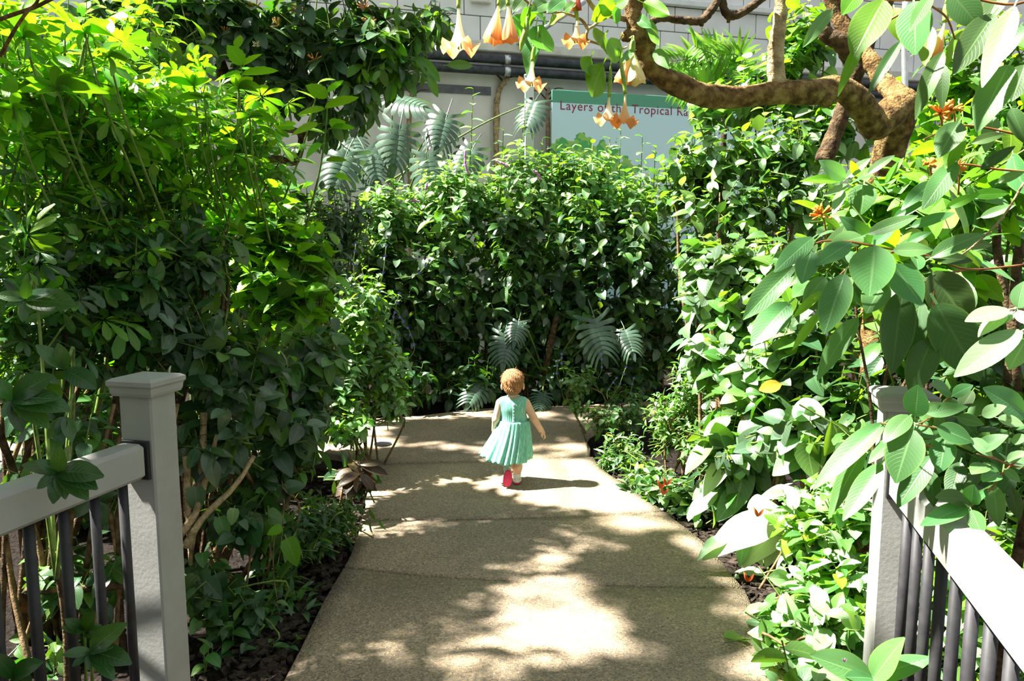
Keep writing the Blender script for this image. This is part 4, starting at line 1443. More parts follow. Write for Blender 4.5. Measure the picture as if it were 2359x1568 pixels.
p.stem([Vector((-2.4, 1.6, 3.6)), Vector((-1.3, 1.8, 3.9)), Vector((-.4, 2.0, 3.9))], [.03, .02, .01], M['bark_dark'], 8, .2, 'branch')
# ------------------------------------------------------------------ hedge at the end of the path
HG = 'leafy shrubs of the hedge at the end of the path'
hedge = [
    (900, 490, 8.5, 85, 80, 890, 720, 8.0, 105, 210, 'hedge shrub below the monstera at the left end of the end hedge', ['lf_bright', 'lf_mid', 'lf_bright']),
    (1040, 440, 8.7, 105, 95, 1020, 700, 8.15, 105, 240, 'hedge shrub with pink flower spikes at its top, left of the child', ['lf_bright', 'lf_mid', 'lf_bright']),
    (1200, 430, 8.8, 105, 105, 1180, 690, 8.2, 105, 250, 'hedge shrub straight behind the child, under the white post', ['lf_bright', 'lf_bright', 'lf_mid']),
    (1340, 430, 8.9, 100, 110, 1330, 690, 8.3, 105, 250, 'hedge shrub below the printed tree of the sign', ['lf_bright', 'lf_mid']),
    (1460, 480, 8.9, 95, 110, 1470, 700, 8.4, 100, 240, 'hedge shrub with lime shoots at the right end of the end hedge', ['lf_lime', 'lf_bright', 'lf_mid'])]
for (x1, y1, Y1, rx1, ry1, x2, y2, Y2, rx2, ry2, lab, ms) in hedge:
    p = Plant('hedge_shrub', lab, 'shrub', gpos(x2, Y2 + .15), HG)
    top = [B(x1, y1, Y1, rx1, ry1, .5)]
    low = [B(x2, y2, Y2, rx2, ry2, .38)]
    shoots(p, top, 105, 'ovate', ms, .135, 7, .8, .35, .25, (85, 45), False, 1.5, .3, .004)  # sun and shade put into leaf colour: lighter on top, darker below
    shoots(p, low, 205, 'ovate', ['lf_deep', 'lf_mid', 'lf_grey'], .15, 6, .25, .4, .45, (90, 50), False, 1.3, .3, .004)
    shoots(p, [B(x2, 560, Y2 + .55, rx2, 110, .25), B(x2, 760, Y2 + .5, rx2, 120, .2)], 70, 'ovate', ['lf_deep', 'lf_mid'], .17, 6, .4, .0, .3, (90, 50), False, 1.2, .3, .004)
    stems(p, blob_tips(p, top + low, 12), M['stem_brown'], .012, .3)
    if 'pink' in lab:
        M['pink'] = noisy_mat('mauve_pink_petal', (.45, .12, .35), (.62, .28, .52), 60, .6)
        for pts in ([(1072, 345), (1072, 375), (1078, 402)], [(1142, 370), (1160, 378), (1170, 388)], [(945, 465), (955, 462), (968, 464)], [(985, 420), (982, 432), (980, 440)], [(1228, 390), (1240, 402), (1246, 415)]):
            q = catmull([at(a, b, 8.35) for a, b in pts], 7)
            V, F, UV = tube_vf(q, [.006, .015, .013, .006], 8, .8, 4)
            mesh_obj('flower_spike', V, F, M['pink'], p.root, UV)
            p.stem([q[-1], q[-1] + Vector((.01, .05, -.1)), q[-1] + Vector((.0, .15, -.3))], [.003, .004], M['stem_green'], 4)
# tall pale shoots that stand out of the hedge
p = Plant('tall_shoot_plant', 'plant with tall thin lime shoots standing before the sign', 'plant', gpos(1420, 9.2))
for (x, y0, y1) in [(1365, 330, 520), (1405, 320, 540), (1430, 300, 520), (1480, 315, 520), (1330, 360, 520), (1210, 245, 420), (1090, 205, 400), (1250, 320, 480), (1160, 300, 450), (1300, 345, 500), (1510, 340, 520)]:
    a, b = at(x, y0, 8.9), at(x - 8, y1, 8.9)
    p.stem([a, a.lerp(b, .5), b], [.004, .008], M['stem_green'], 5)
    for k in range(10):
        q = a.lerp(b, k / 10 * .9)
        an = k * 2.4 + x
        p.leaf('ovate', 'lf_bright' if k % 3 else 'lf_lime', q, (math.cos(an), -.6 * abs(math.sin(an)), .45 if k < 2 else .05), (0, -.3, 1), .10 + .055 * min(1, k / 4))

# monstera climbing at the back
p = Plant('monstera', 'large monstera with split blue-green leaves climbing before the grey wall', 'monstera', gpos(900, 9.7))
def mon(pl, c, t, Y, tilt=(0, 0, .6), size=None, dy=-.15, k=None):
    P = at(*c, Y)
    Q = at(*t, Y + dy)
    d = Q - P
    n = (Vector((0, 0, CAM_H)) - P).normalized() + Vector(tilt)
    pl.leaf('monstera', 'lf_monstera', P, d, n, size or d.length, 1.0, k)
    root = Vector((pl.base.x, pl.base.y, max(.2, P.z - 1.0)))
    pl.stem([P - d * .1, P.lerp(root, .4) + Vector((0, .1, .1)), root], [.008, .014], M['stem_green'], 5, 0, 'leaf_stalk')
mon(p, (922, 290), (905, 385), 9.3, (0, 0, .4), .62)
mon(p, (985, 355), (995, 435), 9.2, (0, 0, .5), .55)
mon(p, (905, 225), (960, 235), 9.8, (0, 0, 1.4), .60)
mon(p, (1030, 265), (1010, 330), 9.5, (.1, 0, .6), .55)
mon(p, (800, 350), (770, 420), 9.0, (0, 0, .8), .60)
mon(p, (840, 345), (865, 400), 9.2, (0, 0, .8), .55)
mon(p, (1090, 340), (1060, 400), 9.4, (0, 0, .5), .5)
mon(p, (1232, 235), (1215, 275), 9.8, (-.2, 0, 1.1), .5)
mon(p, (850, 430), (900, 480), 9.0, (.1, 0, .8), .5)
mon(p, (1290, 360), (1330, 400), 9.6, (0, 0, .7), .5)
mon(p, (800, 300), (820, 340), 9.7, (0, 0, .8), .5)
p.stem([Vector((p.base.x, p.base.y, -.08)), Vector((p.base.x + .1, p.base.y - .1, .9)), Vector((p.base.x + .05, p.base.y, 1.9)), at(900, 330, 9.8)], [.05, .04, .03], M['bark_dark'], 9, .2, 'trunk')
p = Plant('monstera', 'low dark monstera with split leaves inside the hedge behind the child', 'monstera', gpos(1260, 8.1))
mon(p, (1370, 735), (1390, 805), 7.75, (.1, 0, .3), .50)
mon(p, (1165, 770), (1160, 825), 7.75, (0, 0, .3), .40)
mon(p, (1110, 880), (1085, 920), 7.65, (0, 0, .3), .36)
mon(p, (1195, 740), (1185, 785), 7.8, (0, 0, .4), .30)
mon(p, (1440, 760), (1455, 800), 7.8, (.1, 0, .4), .35)
mon(p, (1250, 905), (1245, 930), 7.7, (.1, 0, .4), .30)
p.stem([Vector((p.base.x, p.base.y, -.08)), Vector((p.base.x, p.base.y - .1, .4)), Vector((p.base.x + .1, p.base.y, .9))], [.04, .03], M['bark_dark'], 8, .2, 'trunk')

# low skirts along the foot of the hedge
for k, (px, Y, lab) in enumerate([(930, 7.45, 'low dark plant at the foot of the hedge, left of the child'), (1080, 7.75, 'low dark plant at the foot of the hedge, just left of the child'), (1300, 7.95, 'low dark plant at the foot of the hedge, right of the child'), (1430, 8.1, 'low dark plant at the foot of the hedge where the path turns right')]):
    p = Plant('bedding_plant', lab, 'plant', gpos(px, Y), 'low dark plants at the hedge foot')
    bl = [B(px, 880, Y, 85, 70, .2)]
    shoots(p, bl, 42, 'ovate', ['lf_deep', 'lf_deep', 'lf_mid'], .13, 6, .4, .0, .4, (90, 50), False, 1.2, .3, .004)
    stems(p, blob_tips(p, bl, 5), M['stem_brown'], .006)

# screens beyond the hedge at both sides
for px, py, Y, rx, ry, lab, ms in [
    (700, 640, 7.8, 130, 260, 'dark shrub where the path turns left, behind the blue spike shrub', ['lf_deep', 'lf_mid']),
    (1640, 700, 8.6, 160, 240, 'dark shrub where the path turns right, before the blue panel', ['lf_mid', 'lf_deep']),
    (2000, 560, 8.2, 260, 260, 'tall shrub far behind the flowering tree trunk', ['lf_mid', 'lf_lime', 'lf_deep']),
    (2300, 660, 4.9, 170, 300, 'broad mid-green shrub deep behind the right railing and its hanging leaves', ['lf_mid', 'lf_deep', 'lf_lime']),
    (2450, 950, 3.9, 150, 300, 'leafy shrub at the right edge beyond the railing balusters', ['lf_mid', 'lf_bright', 'lf_deep']),
    (2260, 300, 6.5, 220, 260, 'tall lime shrub far behind the hanging leaves at the top right', ['lf_lime', 'lf_mid'])]:
    p = Plant('screen_shrub', lab, 'shrub', gpos(px, Y), 'shrubs screening the far side')
    bl = [B(px, py, Y, rx, ry, .5)]
    shoots(p, bl, 190, 'ovate', ms, .16, 7, .5, .35, .3, (85, 45), False, 1.3, .3, .005)
    stems(p, blob_tips(p, bl, 9), M['stem_brown'], .016, .3)

# ------------------------------------------------------------------ right bank
p = Plant('heart_leaved_shrub', 'big mid-green heart-leaved shrub under the thick horizontal branch', 'shrub', gpos(1720, 6.2))
bl = [B(1640, 350, 6.2, 130, 90, .5), B(1780, 330, 6.0, 120, 90, .45), B(1690, 460, 6.0, 150, 90, .5), B(1840, 430, 5.8, 90, 100, .4), B(1590, 430, 6.3, 90, 70, .4)]
shoots(p, bl, 230, 'ovate', ['lf_mid', 'lf_mid', 'lf_bright', 'lf_grey', 'lf_deep'], .135, 6, .55, .3, .25, (88, 50), False, 1.3, .3, .004)
stems(p, blob_tips(p, bl, 12), M['stem_brown'], .013, .35)

p = Plant('tall_green_shrub', 'tall lime shrub rising behind the upright pale branch', 'shrub', gpos(1740, 7.6))
bl = [B(1720, 200, 7.4, 90, 70, .45), B(1820, 180, 7.2, 80, 90, .4), B(1860, 70, 7.2, 90, 80, .4), B(1640, 235, 7.4, 60, 50, .4), B(1900, 280, 7.0, 100, 90, .4)]
shoots(p, bl, 160, 'heart', ['lf_mid', 'lf_lime', 'lf_mid', 'lf_bright'], .15, 6, .6, .2, .25, (88, 50), False, 1.3, .3, .004)
stems(p, blob_tips(p, bl, 9), M['stem_brown'], .013, .35)

# palm fronds by the pipe
p = Plant('palm', 'small palm with arching lime fronds beside the black pipes', 'palm', gpos(1650, 8.2))
for (a, b, c) in [((1655, 235), (1610, 145), (1545, 140)), ((1690, 220), (1660, 140), (1600, 105)), ((1710, 200), (1700, 130), (1655, 128)), ((1660, 260), (1620, 200), (1560, 190))]:
    q = catmull([at(*a, 7.9), at(*b, 7.8), at(*c, 7.7)], 12)
    V, F, UV = tube_vf(q, [.010, .003], 5)
    mesh_obj('frond_rib', V, F, M['stem_green'], p.root, UV)
    for k in range(3, len(q)):
        d = (q[k] - q[k - 1]).normalized()
        for s in (-1, 1):
            sd = Vector((0, -.25, s)).cross(Vector((0, 1, 0)))
            side = d.cross(Vector((0, 1, .2))).normalized() * s
            p.leaf('strap', 'lf_palm', q[k], d * .75 + side + Vector((0, 0, -.1)), (0, -1, .7), .30 * (1 - .5 * abs(k / len(q) - .45)))
p.stem([Vector((p.base.x, p.base.y, -.08)), Vector((p.base.x, p.base.y, 1.5)), at(1670, 260, 7.95)], [.05, .04, .03], M['bark_dark'], 9, .2, 'trunk')

# sunlit shrub bank
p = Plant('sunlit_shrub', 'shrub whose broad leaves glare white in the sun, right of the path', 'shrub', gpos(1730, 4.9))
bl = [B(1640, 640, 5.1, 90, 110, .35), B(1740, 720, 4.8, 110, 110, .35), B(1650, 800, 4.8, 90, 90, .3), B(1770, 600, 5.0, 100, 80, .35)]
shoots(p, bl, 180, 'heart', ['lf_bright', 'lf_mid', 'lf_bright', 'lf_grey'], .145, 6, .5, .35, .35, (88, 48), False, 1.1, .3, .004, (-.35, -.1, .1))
stems(p, blob_tips(p, bl, 10), M['stem_brown'], .012, .3)
p = Plant('sunlit_shrub', 'lower sunlit shrub with yellow-tinged leaves, behind the right post', 'shrub', gpos(1790, 4.1))
bl = [B(1740, 880, 4.4, 110, 90, .3), B(1840, 820, 4.2, 110, 110, .3), B(1700, 990, 4.2, 90, 80, .3), B(1830, 960, 4.0, 100, 90, .3)]
shoots(p, bl, 140, 'heart', ['lf_bright', 'lf_mid', 'lf_mid', 'lf_grey', 'lf_deep'], .145, 6, .5, .35, .35, (88, 48), False, 1.3, .3, .004, (-.3, -.1, .1))
leaf_px(p, 'round', 'lf_yellow', (1800, 885), (1750, 895), 3.95, None, .55)
stems(p, blob_tips(p, bl, 9), M['stem_brown'], .011, .3)

# fine light-green shrub
p = Plant('fine_leaved_shrub', 'feathery light green shrub at the inside of the bend, right of the path', 'shrub', gpos(1590, 5.4))
bl = [B(1590, 900, 5.4, 70, 110, .3), B(1540, 960, 5.4, 65, 70, .25), B(1620, 1010, 5.0, 60, 50, .25)]
shoots(p, bl, 150, 'lance', ['lf_bright', 'lf_mid', 'lf_mid'], .075, 10, .7, .25, .1, (80, 40), False, 1.8, .3, .003)
stems(p, blob_tips(p, bl, 8), M['stem_brown'], .007, .2)

p = Plant('spike_flower_shrub', 'small shrub with blue flower spikes leaning over the path right of the child', 'shrub', gpos(1400, 6.6), 'small-leaved shrubs with blue flower spikes')
bl = [B(1330, 870, 6.6, 50, 45, .25), B(1390, 960, 6.2, 55, 50, .25), B(1450, 940, 6.4, 60, 60, .25), B(1330, 930, 6.5, 30, 30, .2)]
shoots(p, bl, 90, 'ovate', ['lf_mid', 'lf_bright', 'lf_deep'], .07, 7, .5, .2, .25, (85, 45), False, 1.4, .3, .003, free=True)
stems(p, blob_tips(p, bl, 8), M['stem_brown'], .007, .15)
spikes(p, [([(1285, 830), (1283, 865), (1295, 890)], 6.4), ([(1385, 815), (1386, 850), (1378, 870)], 6.4), ([(1442, 845), (1425, 890), (1405, 920)], 6.2), ([(1460, 870), (1450, 910), (1435, 930)], 6.3), ([(1294, 815), (1294, 840), (1300, 860)], 6.5), ([(1420, 870), (1400, 900), (1400, 920)], 6.2)], 'stem_green', M['blue_petal'])

p = Plant('bedding_plant', 'low leafy plant in the inside bend of the path', 'plant', gpos(1440, 5.7), 'low plants edging the path')
bl = [B(1430, 1030, 5.6, 60, 45, .25), B(1480, 1080, 5.2, 70, 40, .2), B(1400, 1060, 5.6, 25, 25, .12)]
shoots(p, bl, 85, 'lance', ['lf_mid', 'lf_deep', 'lf_bright'], .08, 8, .7, .0, .15, (82, 40), False, 1.5, .3, .003)
stems(p, blob_tips(p, bl, 5), M['stem_green'], .004)
p = Plant('bedding_plant', 'low broad-leaved plant with a red flower at the right path edge', 'plant', gpos(1540, 4.8), 'low plants edging the path')
bl = [B(1530, 1120, 4.8, 60, 45, .2), B(1590, 1140, 4.55, 60, 40, .2), B(1490, 1100, 5.0, 40, 30, .15)]
shoots(p, bl, 60, 'ovate', ['lf_mid', 'lf_bright', 'lf_deep'], .10, 6, .6, .0, .25, (85, 45), False, 1.3, .3, .003)
M['red_petal'] = plain_mat('red_orange_petal', (.62, .10, .03), .5)
def little_flower(pl, c, n, L, mat, name='flower'):
    j = Join()
    for k in range(n):
        a = k * 6.283 / n
        d = Vector((math.cos(a) * .6, -.3 + .3 * math.sin(a), .9)).normalized()
        v, f, u = blade('lance', .3, 4, 2, .2, .3, 0, 0, 0, 0, k)
        x = d.cross(Vector((0, -1, .2))).normalized()
        z = x.cross(d)
        j.add([c + (x * a_ + d * b_ + z * c_) * L for a_, b_, c_ in v], f, u)
    o = j.build(name, mat, pl.root)
    return o
for (x, y) in [(1522, 1125), (1535, 1118), (1528, 1140)]:
    little_flower(p, at(x, y, 4.6), 3, .06, M['red_petal'])
stems(p, blob_tips(p, bl, 5), M['stem_green'], .004)

# large-leaved plants at the right path edge
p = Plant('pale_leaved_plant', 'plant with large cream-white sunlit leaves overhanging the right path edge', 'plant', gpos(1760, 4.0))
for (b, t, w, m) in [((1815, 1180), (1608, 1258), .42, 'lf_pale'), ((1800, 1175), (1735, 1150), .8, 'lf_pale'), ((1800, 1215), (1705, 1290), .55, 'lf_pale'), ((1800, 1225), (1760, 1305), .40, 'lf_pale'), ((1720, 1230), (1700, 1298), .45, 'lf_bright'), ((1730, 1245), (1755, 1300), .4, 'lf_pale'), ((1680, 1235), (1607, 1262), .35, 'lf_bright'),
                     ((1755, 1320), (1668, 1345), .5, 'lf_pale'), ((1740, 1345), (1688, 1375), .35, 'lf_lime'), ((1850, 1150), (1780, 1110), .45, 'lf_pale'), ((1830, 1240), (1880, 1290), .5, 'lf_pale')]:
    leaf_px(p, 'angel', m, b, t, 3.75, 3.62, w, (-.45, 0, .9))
for (x, y) in [(1722, 1340), (1805, 1285), (1745, 1190)]:
    little_flower(p, at(x, y, 3.6), 3, .055, M['red_petal'])
bl = [B(1780, 1230, 3.95, 60, 60, .2)]
shoots(p, bl, 16, 'ovate', ['lf_bright', 'lf_mid'], .12, 6, .4, .0, .3, (85, 45), False, 1.2, .3, .003)
stems(p, [at(1800, 1190, 3.8), at(1780, 1240, 3.85), at(1740, 1330, 3.75), at(1830, 1170, 3.85)], M['stem_green'], .007)

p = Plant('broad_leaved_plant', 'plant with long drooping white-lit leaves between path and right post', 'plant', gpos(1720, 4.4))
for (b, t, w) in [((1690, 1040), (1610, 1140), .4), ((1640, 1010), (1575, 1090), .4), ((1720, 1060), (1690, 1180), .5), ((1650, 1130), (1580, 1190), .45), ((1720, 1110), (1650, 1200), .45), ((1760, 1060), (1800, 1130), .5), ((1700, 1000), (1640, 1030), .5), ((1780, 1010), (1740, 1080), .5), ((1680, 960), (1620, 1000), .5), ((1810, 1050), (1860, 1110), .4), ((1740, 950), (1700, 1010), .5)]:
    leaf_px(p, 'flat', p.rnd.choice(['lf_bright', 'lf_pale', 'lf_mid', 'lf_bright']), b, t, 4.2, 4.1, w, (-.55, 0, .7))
bl = [B(1700, 1080, 4.35, 100, 80, .25)]
shoots(p, bl, 45, 'ovate', ['lf_bright', 'lf_mid', 'lf_deep'], .13, 6, .5, .0, .3, (85, 45), False, 1.3, .3, .003)
stems(p, blob_tips(p, bl, 7), M['stem_brown'], .007)

# ground cover by the right post
p = Plant('ground_cover_shrub', 'sunlit light green bushy plant left of the right post', 'shrub', gpos(1880, 3.4))
bl = [B(1870, 1180, 3.4, 100, 70, .3), B(1900, 1280, 3.2, 90, 90, .3), B(1950, 1150, 3.3, 70, 60, .25), B(1960, 1380, 3.0, 60, 130, .25)]
shoots(p, bl, 180, 'ovate', ['lf_bright', 'lf_mid', 'lf_bright', 'lf_lime'], .105, 6, .6, .1, .2, (85, 45), False, 1.3, .3, .003, (-.2, 0, .1))
stems(p, blob_tips(p, bl, 9), M['stem_brown'], .006, .2)
p = Plant('ground_cover_shrub', 'light green bushy plant spilling over the path edge at the bottom right', 'shrub', gpos(1870, 3.0))
bl = [B(1830, 1420, 3.0, 75, 70, .22), B(1870, 1510, 2.85, 90, 60, .2), B(1810, 1540, 2.75, 45, 40, .15), B(1900, 1400, 2.95, 70, 70, .2)]
shoots(p, bl, 105, 'ovate', ['lf_bright', 'lf_bright', 'lf_mid'], .125, 6, .6, .1, .25, (85, 45), False, 1.2, .3, .003, (-.1, -.1, .1), True)
stems(p, blob_tips(p, bl, 7), M['stem_brown'], .006, .15)

# plants behind the right railing
p = Plant('ground_cover_shrub', 'bright bushy plant seen between the right balusters', 'shrub', gpos(2230, 2.9))
bl = [B(2200, 1320, 2.9, 120, 120, .25), B(2280, 1480, 2.7, 120, 100, .25), B(2120, 1480, 2.9, 90, 110, .2), B(2330, 1250, 2.9, 80, 90, .25)]
shoots(p, bl, 130, 'elliptic', ['lf_bright', 'lf_lime', 'lf_mid'], .105, 7, .6, .1, .25, (85, 45), False, 1.3, .3, .003, free=True)
stems(p, blob_tips(p, bl, 8), M['stem_brown'], .007, .2)
p = Plant('dark_backing_shrub', 'dark shrub in the shade behind the hanging veined leaves', 'shrub', gpos(2180, 3.9))
bl = [B(2080, 760, 3.9, 170, 150, .35), B(2250, 820, 3.6, 140, 180, .35), B(1960, 900, 3.9, 110, 100, .3), B(2200, 1060, 3.3, 150, 100, .3), B(2000, 1010, 3.5, 70, 80, .25), B(2310, 600, 3.6, 100, 150, .3)]
shoots(p, bl, 170, 'elliptic', ['lf_deep', 'lf_vein_dark', 'lf_mid'], .145, 6, .4, .3, .4, (88, 48), False, 1.3, .3, .004)
stems(p, blob_tips(p, bl, 12), M['bark_dark'], .014, .3)
for pts in ([(2290, 430, 3.3), (2300, 600, 3.3), (2330, 760, 3.3), (2310, 950, 3.3)], [(2350, 560, 3.2), (2335, 700, 3.2), (2345, 900, 3.2)]):
    p.stem([at(*q) for q in pts], [.02, .016], M['bark_dark'], 8, .2)
# ------------------------------------------------------------------ the angel's trumpet tree
p = Plant('angels_trumpet_tree', 'angel\'s trumpet tree with a thick bare bending branch and hanging blooms', 'tree', gpos(2010, 4.0))
tree = p
def branch(pts, radii, mat='bark', sides=18, rough=.22, name='branch', n=10):
    return p.stem([at(*q) for q in pts], radii, M[mat], sides, rough, name, n)
foot = Vector(p.base)
v, f, u = tube_vf(catmull([foot + Vector((0, 0, -.05)), at(2020, 780, 4.0), at(2022, 480, 3.95), at(2042, 370, 3.85), at(2066, 290, 3.75), at(2076, 243, 3.72)], 10), [.085, .078, .07, .072, .075, .085], 20, .12, 3)
mesh_obj('trunk', v, f, M['bark'], p.root, u)
branch([(2085, 238, 3.72), (2050, 262, 3.66), (2016, 292, 3.62), (1998, 262, 3.56), (1966, 222, 3.5), (1925, 203, 3.46), (1880, 213, 3.42), (1800, 213, 3.38), (1700, 224, 3.34), (1620, 218, 3.3), (1560, 195, 3.26), (1505, 160, 3.22), (1480, 110, 3.2), (1462, 55, 3.18), (1452, -30, 3.16)],
       [.075, .07, .066, .062, .058, .056, .054, .050, .047, .046, .044, .042, .040, .034, .028], 'bark', 20, .13)
branch([(1795, 218, 3.38), (1789, 180, 3.38), (1787, 120, 3.38), (1795, 60, 3.38), (1806, -40, 3.38)], [.050, .038, .034, .030, .028], 'bark_pale', 16, .12)
branch([(2086, 245, 3.74), (2062, 215, 3.85), (2035, 190, 3.95), (2010, 150, 4.0), (1985, 115, 4.05), (1935, 45, 4.1), (1905, -40, 4.1)], [.062, .05, .045, .042, .04, .036], 'bark', 16, .14)
branch([(1898, 372, 4.3), (1918, 320, 4.3), (1940, 260, 4.28), (1960, 200, 4.25), (1980, 150, 4.2), (1996, 100, 4.2), (2030, 30, 4.2), (2060, -40, 4.2)], [.052, .045, .042, .042, .042, .038, .032], 'bark_dark', 16, .12)
branch([(1965, 140, 4.1), (1940, 100, 4.05), (1905, 80, 4.05), (1895, 50, 4.05)], [.05, .045, .04, .03], 'bark_dark', 14, .15)
branch([(2062, 215, 3.85), (2068, 205, 3.85), (2074, 195, 3.84)], [.03, .022, .012], 'bark', 12, .14, 'knot')
branch([(2085, 252, 3.72), (2098, 262, 3.70), (2105, 272, 3.68)], [.05, .036, .016], 'bark', 12, .14, 'knot')
branch([(2012, 285, 3.6), (2003, 305, 3.58), (1999, 318, 3.57)], [.05, .032, .010], 'bark', 12, .14, 'knot')
branch([(1908, 212, 3.42), (1903, 232, 3.40), (1899, 240, 3.39)], [.045, .034, .018], 'bark', 12, .14, 'knot')
branch([(1466, 80, 3.18), (1448, 82, 3.15), (1436, 86, 3.13)], [.03, .024, .018], 'bark', 12, .2, 'knot')
branch([(1493, 95, 3.2), (1498, 105, 3.19), (1502, 116, 3.18)], [.028, .022, .014], 'bark', 12, .2, 'knot')
branch([(1488, 95, 3.2), (1492, 62, 3.22), (1520, 42, 3.25), (1570, 46, 3.28), (1612, 48, 3.3), (1640, 22, 3.32), (1662, -20, 3.34)], [.018, .016, .015, .016, .018, .016], 'bark_dark', 12, .16)
branch([(1662, -15, 3.34), (1668, 20, 3.34), (1682, 36, 3.34), (1715, 26, 3.34), (1765, -10, 3.36)], [.016, .017, .019, .017, .015], 'bark_dark', 12, .16)
branch([(1615, 50, 3.3), (1616, 56, 3.3), (1615, 60, 3.3)], [.012, .008], 'bark_dark', 8, .2, 'knot')
branch([(1680, 38, 3.34), (1679, 46, 3.34), (1678, 52, 3.34)], [.012, .008], 'bark_dark', 8, .2, 'knot')
branch([(1440, 44, 3.18), (1410, 36, 3.1), (1380, 30, 3.05), (1355, 0, 3.0), (1345, -30, 3.0)], [.012, .010, .009, .008], 'bark_pale', 9, .15)
branch([(1385, 38, 3.05), (1370, 58, 3.03), (1355, 68, 3.0), (1352, 90, 3.0), (1375, 100, 3.0), (1420, 115, 3.02), (1445, 108, 3.05)], [.008, .006, .005, .004, .0035], 'bark_pale', 8, .1)
branch([(1355, 68, 3.0), (1338, 45, 2.98), (1300, 30, 2.95), (1260, 28, 2.92), (1235, 20, 2.9), (1180, -20, 2.9), (1100, -30, 2.9), (1056, -20, 2.9)], [.006, .005, .005, .005, .004], 'bark_pale', 8, .1)
branch([(1470, 20, 3.17), (1478, 5, 3.17), (1482, -25, 3.17)], [.016, .014], 'bark', 10, .2)

# leaves of the tree
for (b, t, w, m, Y) in [((1252, 57), (1238, 152), .62, 'lf_vein_lime', 2.9), ((1234, 62), (1209, 172), .38, 'lf_vein', 2.9), ((1388, 150), (1347, 237), .55, 'lf_lime', 2.95), ((1362, 130), (1333, 194), .5, 'lf_vein_lime', 2.96), ((1428, 92), (1393, 152), .7, 'lf_vein_lime', 2.98), ((1395, 78), (1365, 122), .9, 'lf_vein_lime', 2.97),
                     ((1235, 30), (1183, 55), .6, 'lf_vein_lime', 2.92), ((1206, 35), (1190, 90), .6, 'lf_vein_lime', 2.93), ((1273, 33), (1299, 64), .7, 'lf_vein_lime', 2.92), ((1250, 30), (1245, 62), .6, 'lf_vein_lime', 2.95), ((1260, 5), (1225, 22), .6, 'lf_vein', 2.93), ((1300, 0), (1262, 20), .6, 'lf_vein', 2.9), ((1215, -10), (1178, 22), .5, 'lf_vein_dark', 2.95), ((1180, -5), (1150, 18), .5, 'lf_vein_dark', 2.95),
                     ((1482, 6), (1548, 37), .42, 'lf_vein_lime', 3.1), ((1498, 45), (1513, 122), .32, 'lf_vein_lime', 3.15), ((1510, 116), (1539, 157), .45, 'lf_vein', 3.15), ((1420, 8), (1345, 48), .5, 'lf_vein_lime', 3.0), ((1430, 22), (1402, 56), .6, 'lf_vein_lime', 3.0), ((1470, 40), (1496, 60), .5, 'lf_vein', 3.15), ((1395, 5), (1370, 30), .6, 'lf_vein_lime', 3.0), ((1440, -5), (1400, 20), .6, 'lf_vein', 3.05),
                     ((1460, 118), (1428, 138), .4, 'lf_vein', 3.05), ((1300, 25), (1320, 5), .6, 'lf_vein', 2.95), ((1840, 10), (1800, -10), .5, 'lf_vein_lime', 3.3), ((1500, 60), (1470, 85), .4, 'lf_vein', 3.2)]:
    leaf_px(p, 'angel', m, b, t, Y, Y - .06, w, (-.3, 0, .2), None, -1.0 if 'lime' in m else .9)

# hanging trumpets: separate blooms
def petal_mat(name, stops):
    m, nt, b = new_mat(name)
    L = nt.links.new
    uvn = N(nt, 'ShaderNodeUVMap')
    sep = N(nt, 'ShaderNodeSeparateXYZ')
    L(uvn.outputs[0], sep.inputs[0])
    r = ramp(nt, sep.outputs[1], stops)
    ln = math_n(nt, 'POWER', math_n(nt, 'ABSOLUTE', math_n(nt, 'SINE', math_n(nt, 'MULTIPLY', sep.outputs[0], math.pi * 10))), 6)
    mx = N(nt, 'ShaderNodeMix', data_type='RGBA', blend_type='MULTIPLY')
    L(math_n(nt, 'MULTIPLY', ln, .35), mx.inputs[0])
    L(r.outputs[0], mx.inputs[6])
    mx.inputs[7].default_value = (.95, .72, .45, 1)
    L(mx.outputs[2], b.inputs['Base Color'])
    b.inputs['Roughness'].default_value = .5
    tr = N(nt, 'ShaderNodeBsdfTranslucent')
    L(mx.outputs[2], tr.inputs[0])
    sh = N(nt, 'ShaderNodeMixShader')
    sh.inputs[0].default_value = .42
    L(b.outputs[0], sh.inputs[1])
    L(tr.outputs[0], sh.inputs[2])
    L(sh.outputs[0], nt.nodes['Material Output'].inputs[0])
    return m
M['trumpet'] = petal_mat('peach_trumpet_petal', [(0, (.45, .55, .18)), (.18, (.82, .82, .58)), (.62, (.90, .84, .68)), (.82, (.90, .62, .32)), (1, (.86, .42, .14))])
M['trumpet_or'] = petal_mat('orange_trumpet_petal', [(0, (.50, .55, .18)), (.25, (.84, .76, .45)), (.6, (.88, .60, .28)), (1, (.82, .30, .08))])
M['trumpet_gr'] = petal_mat('greenish_trumpet_petal', [(0, (.35, .5, .12)), (.4, (.66, .72, .32)), (.8, (.74, .72, .36)), (1, (.78, .62, .28))])
M['trumpet_red'] = petal_mat('withered_red_petal', [(0, (.45, .2, .08)), (.5, (.5, .12, .05)), (1, (.42, .07, .03))])
M['calyx'] = noisy_mat('green_calyx', (.14, .26, .03), (.26, .40, .07), 30, .5)

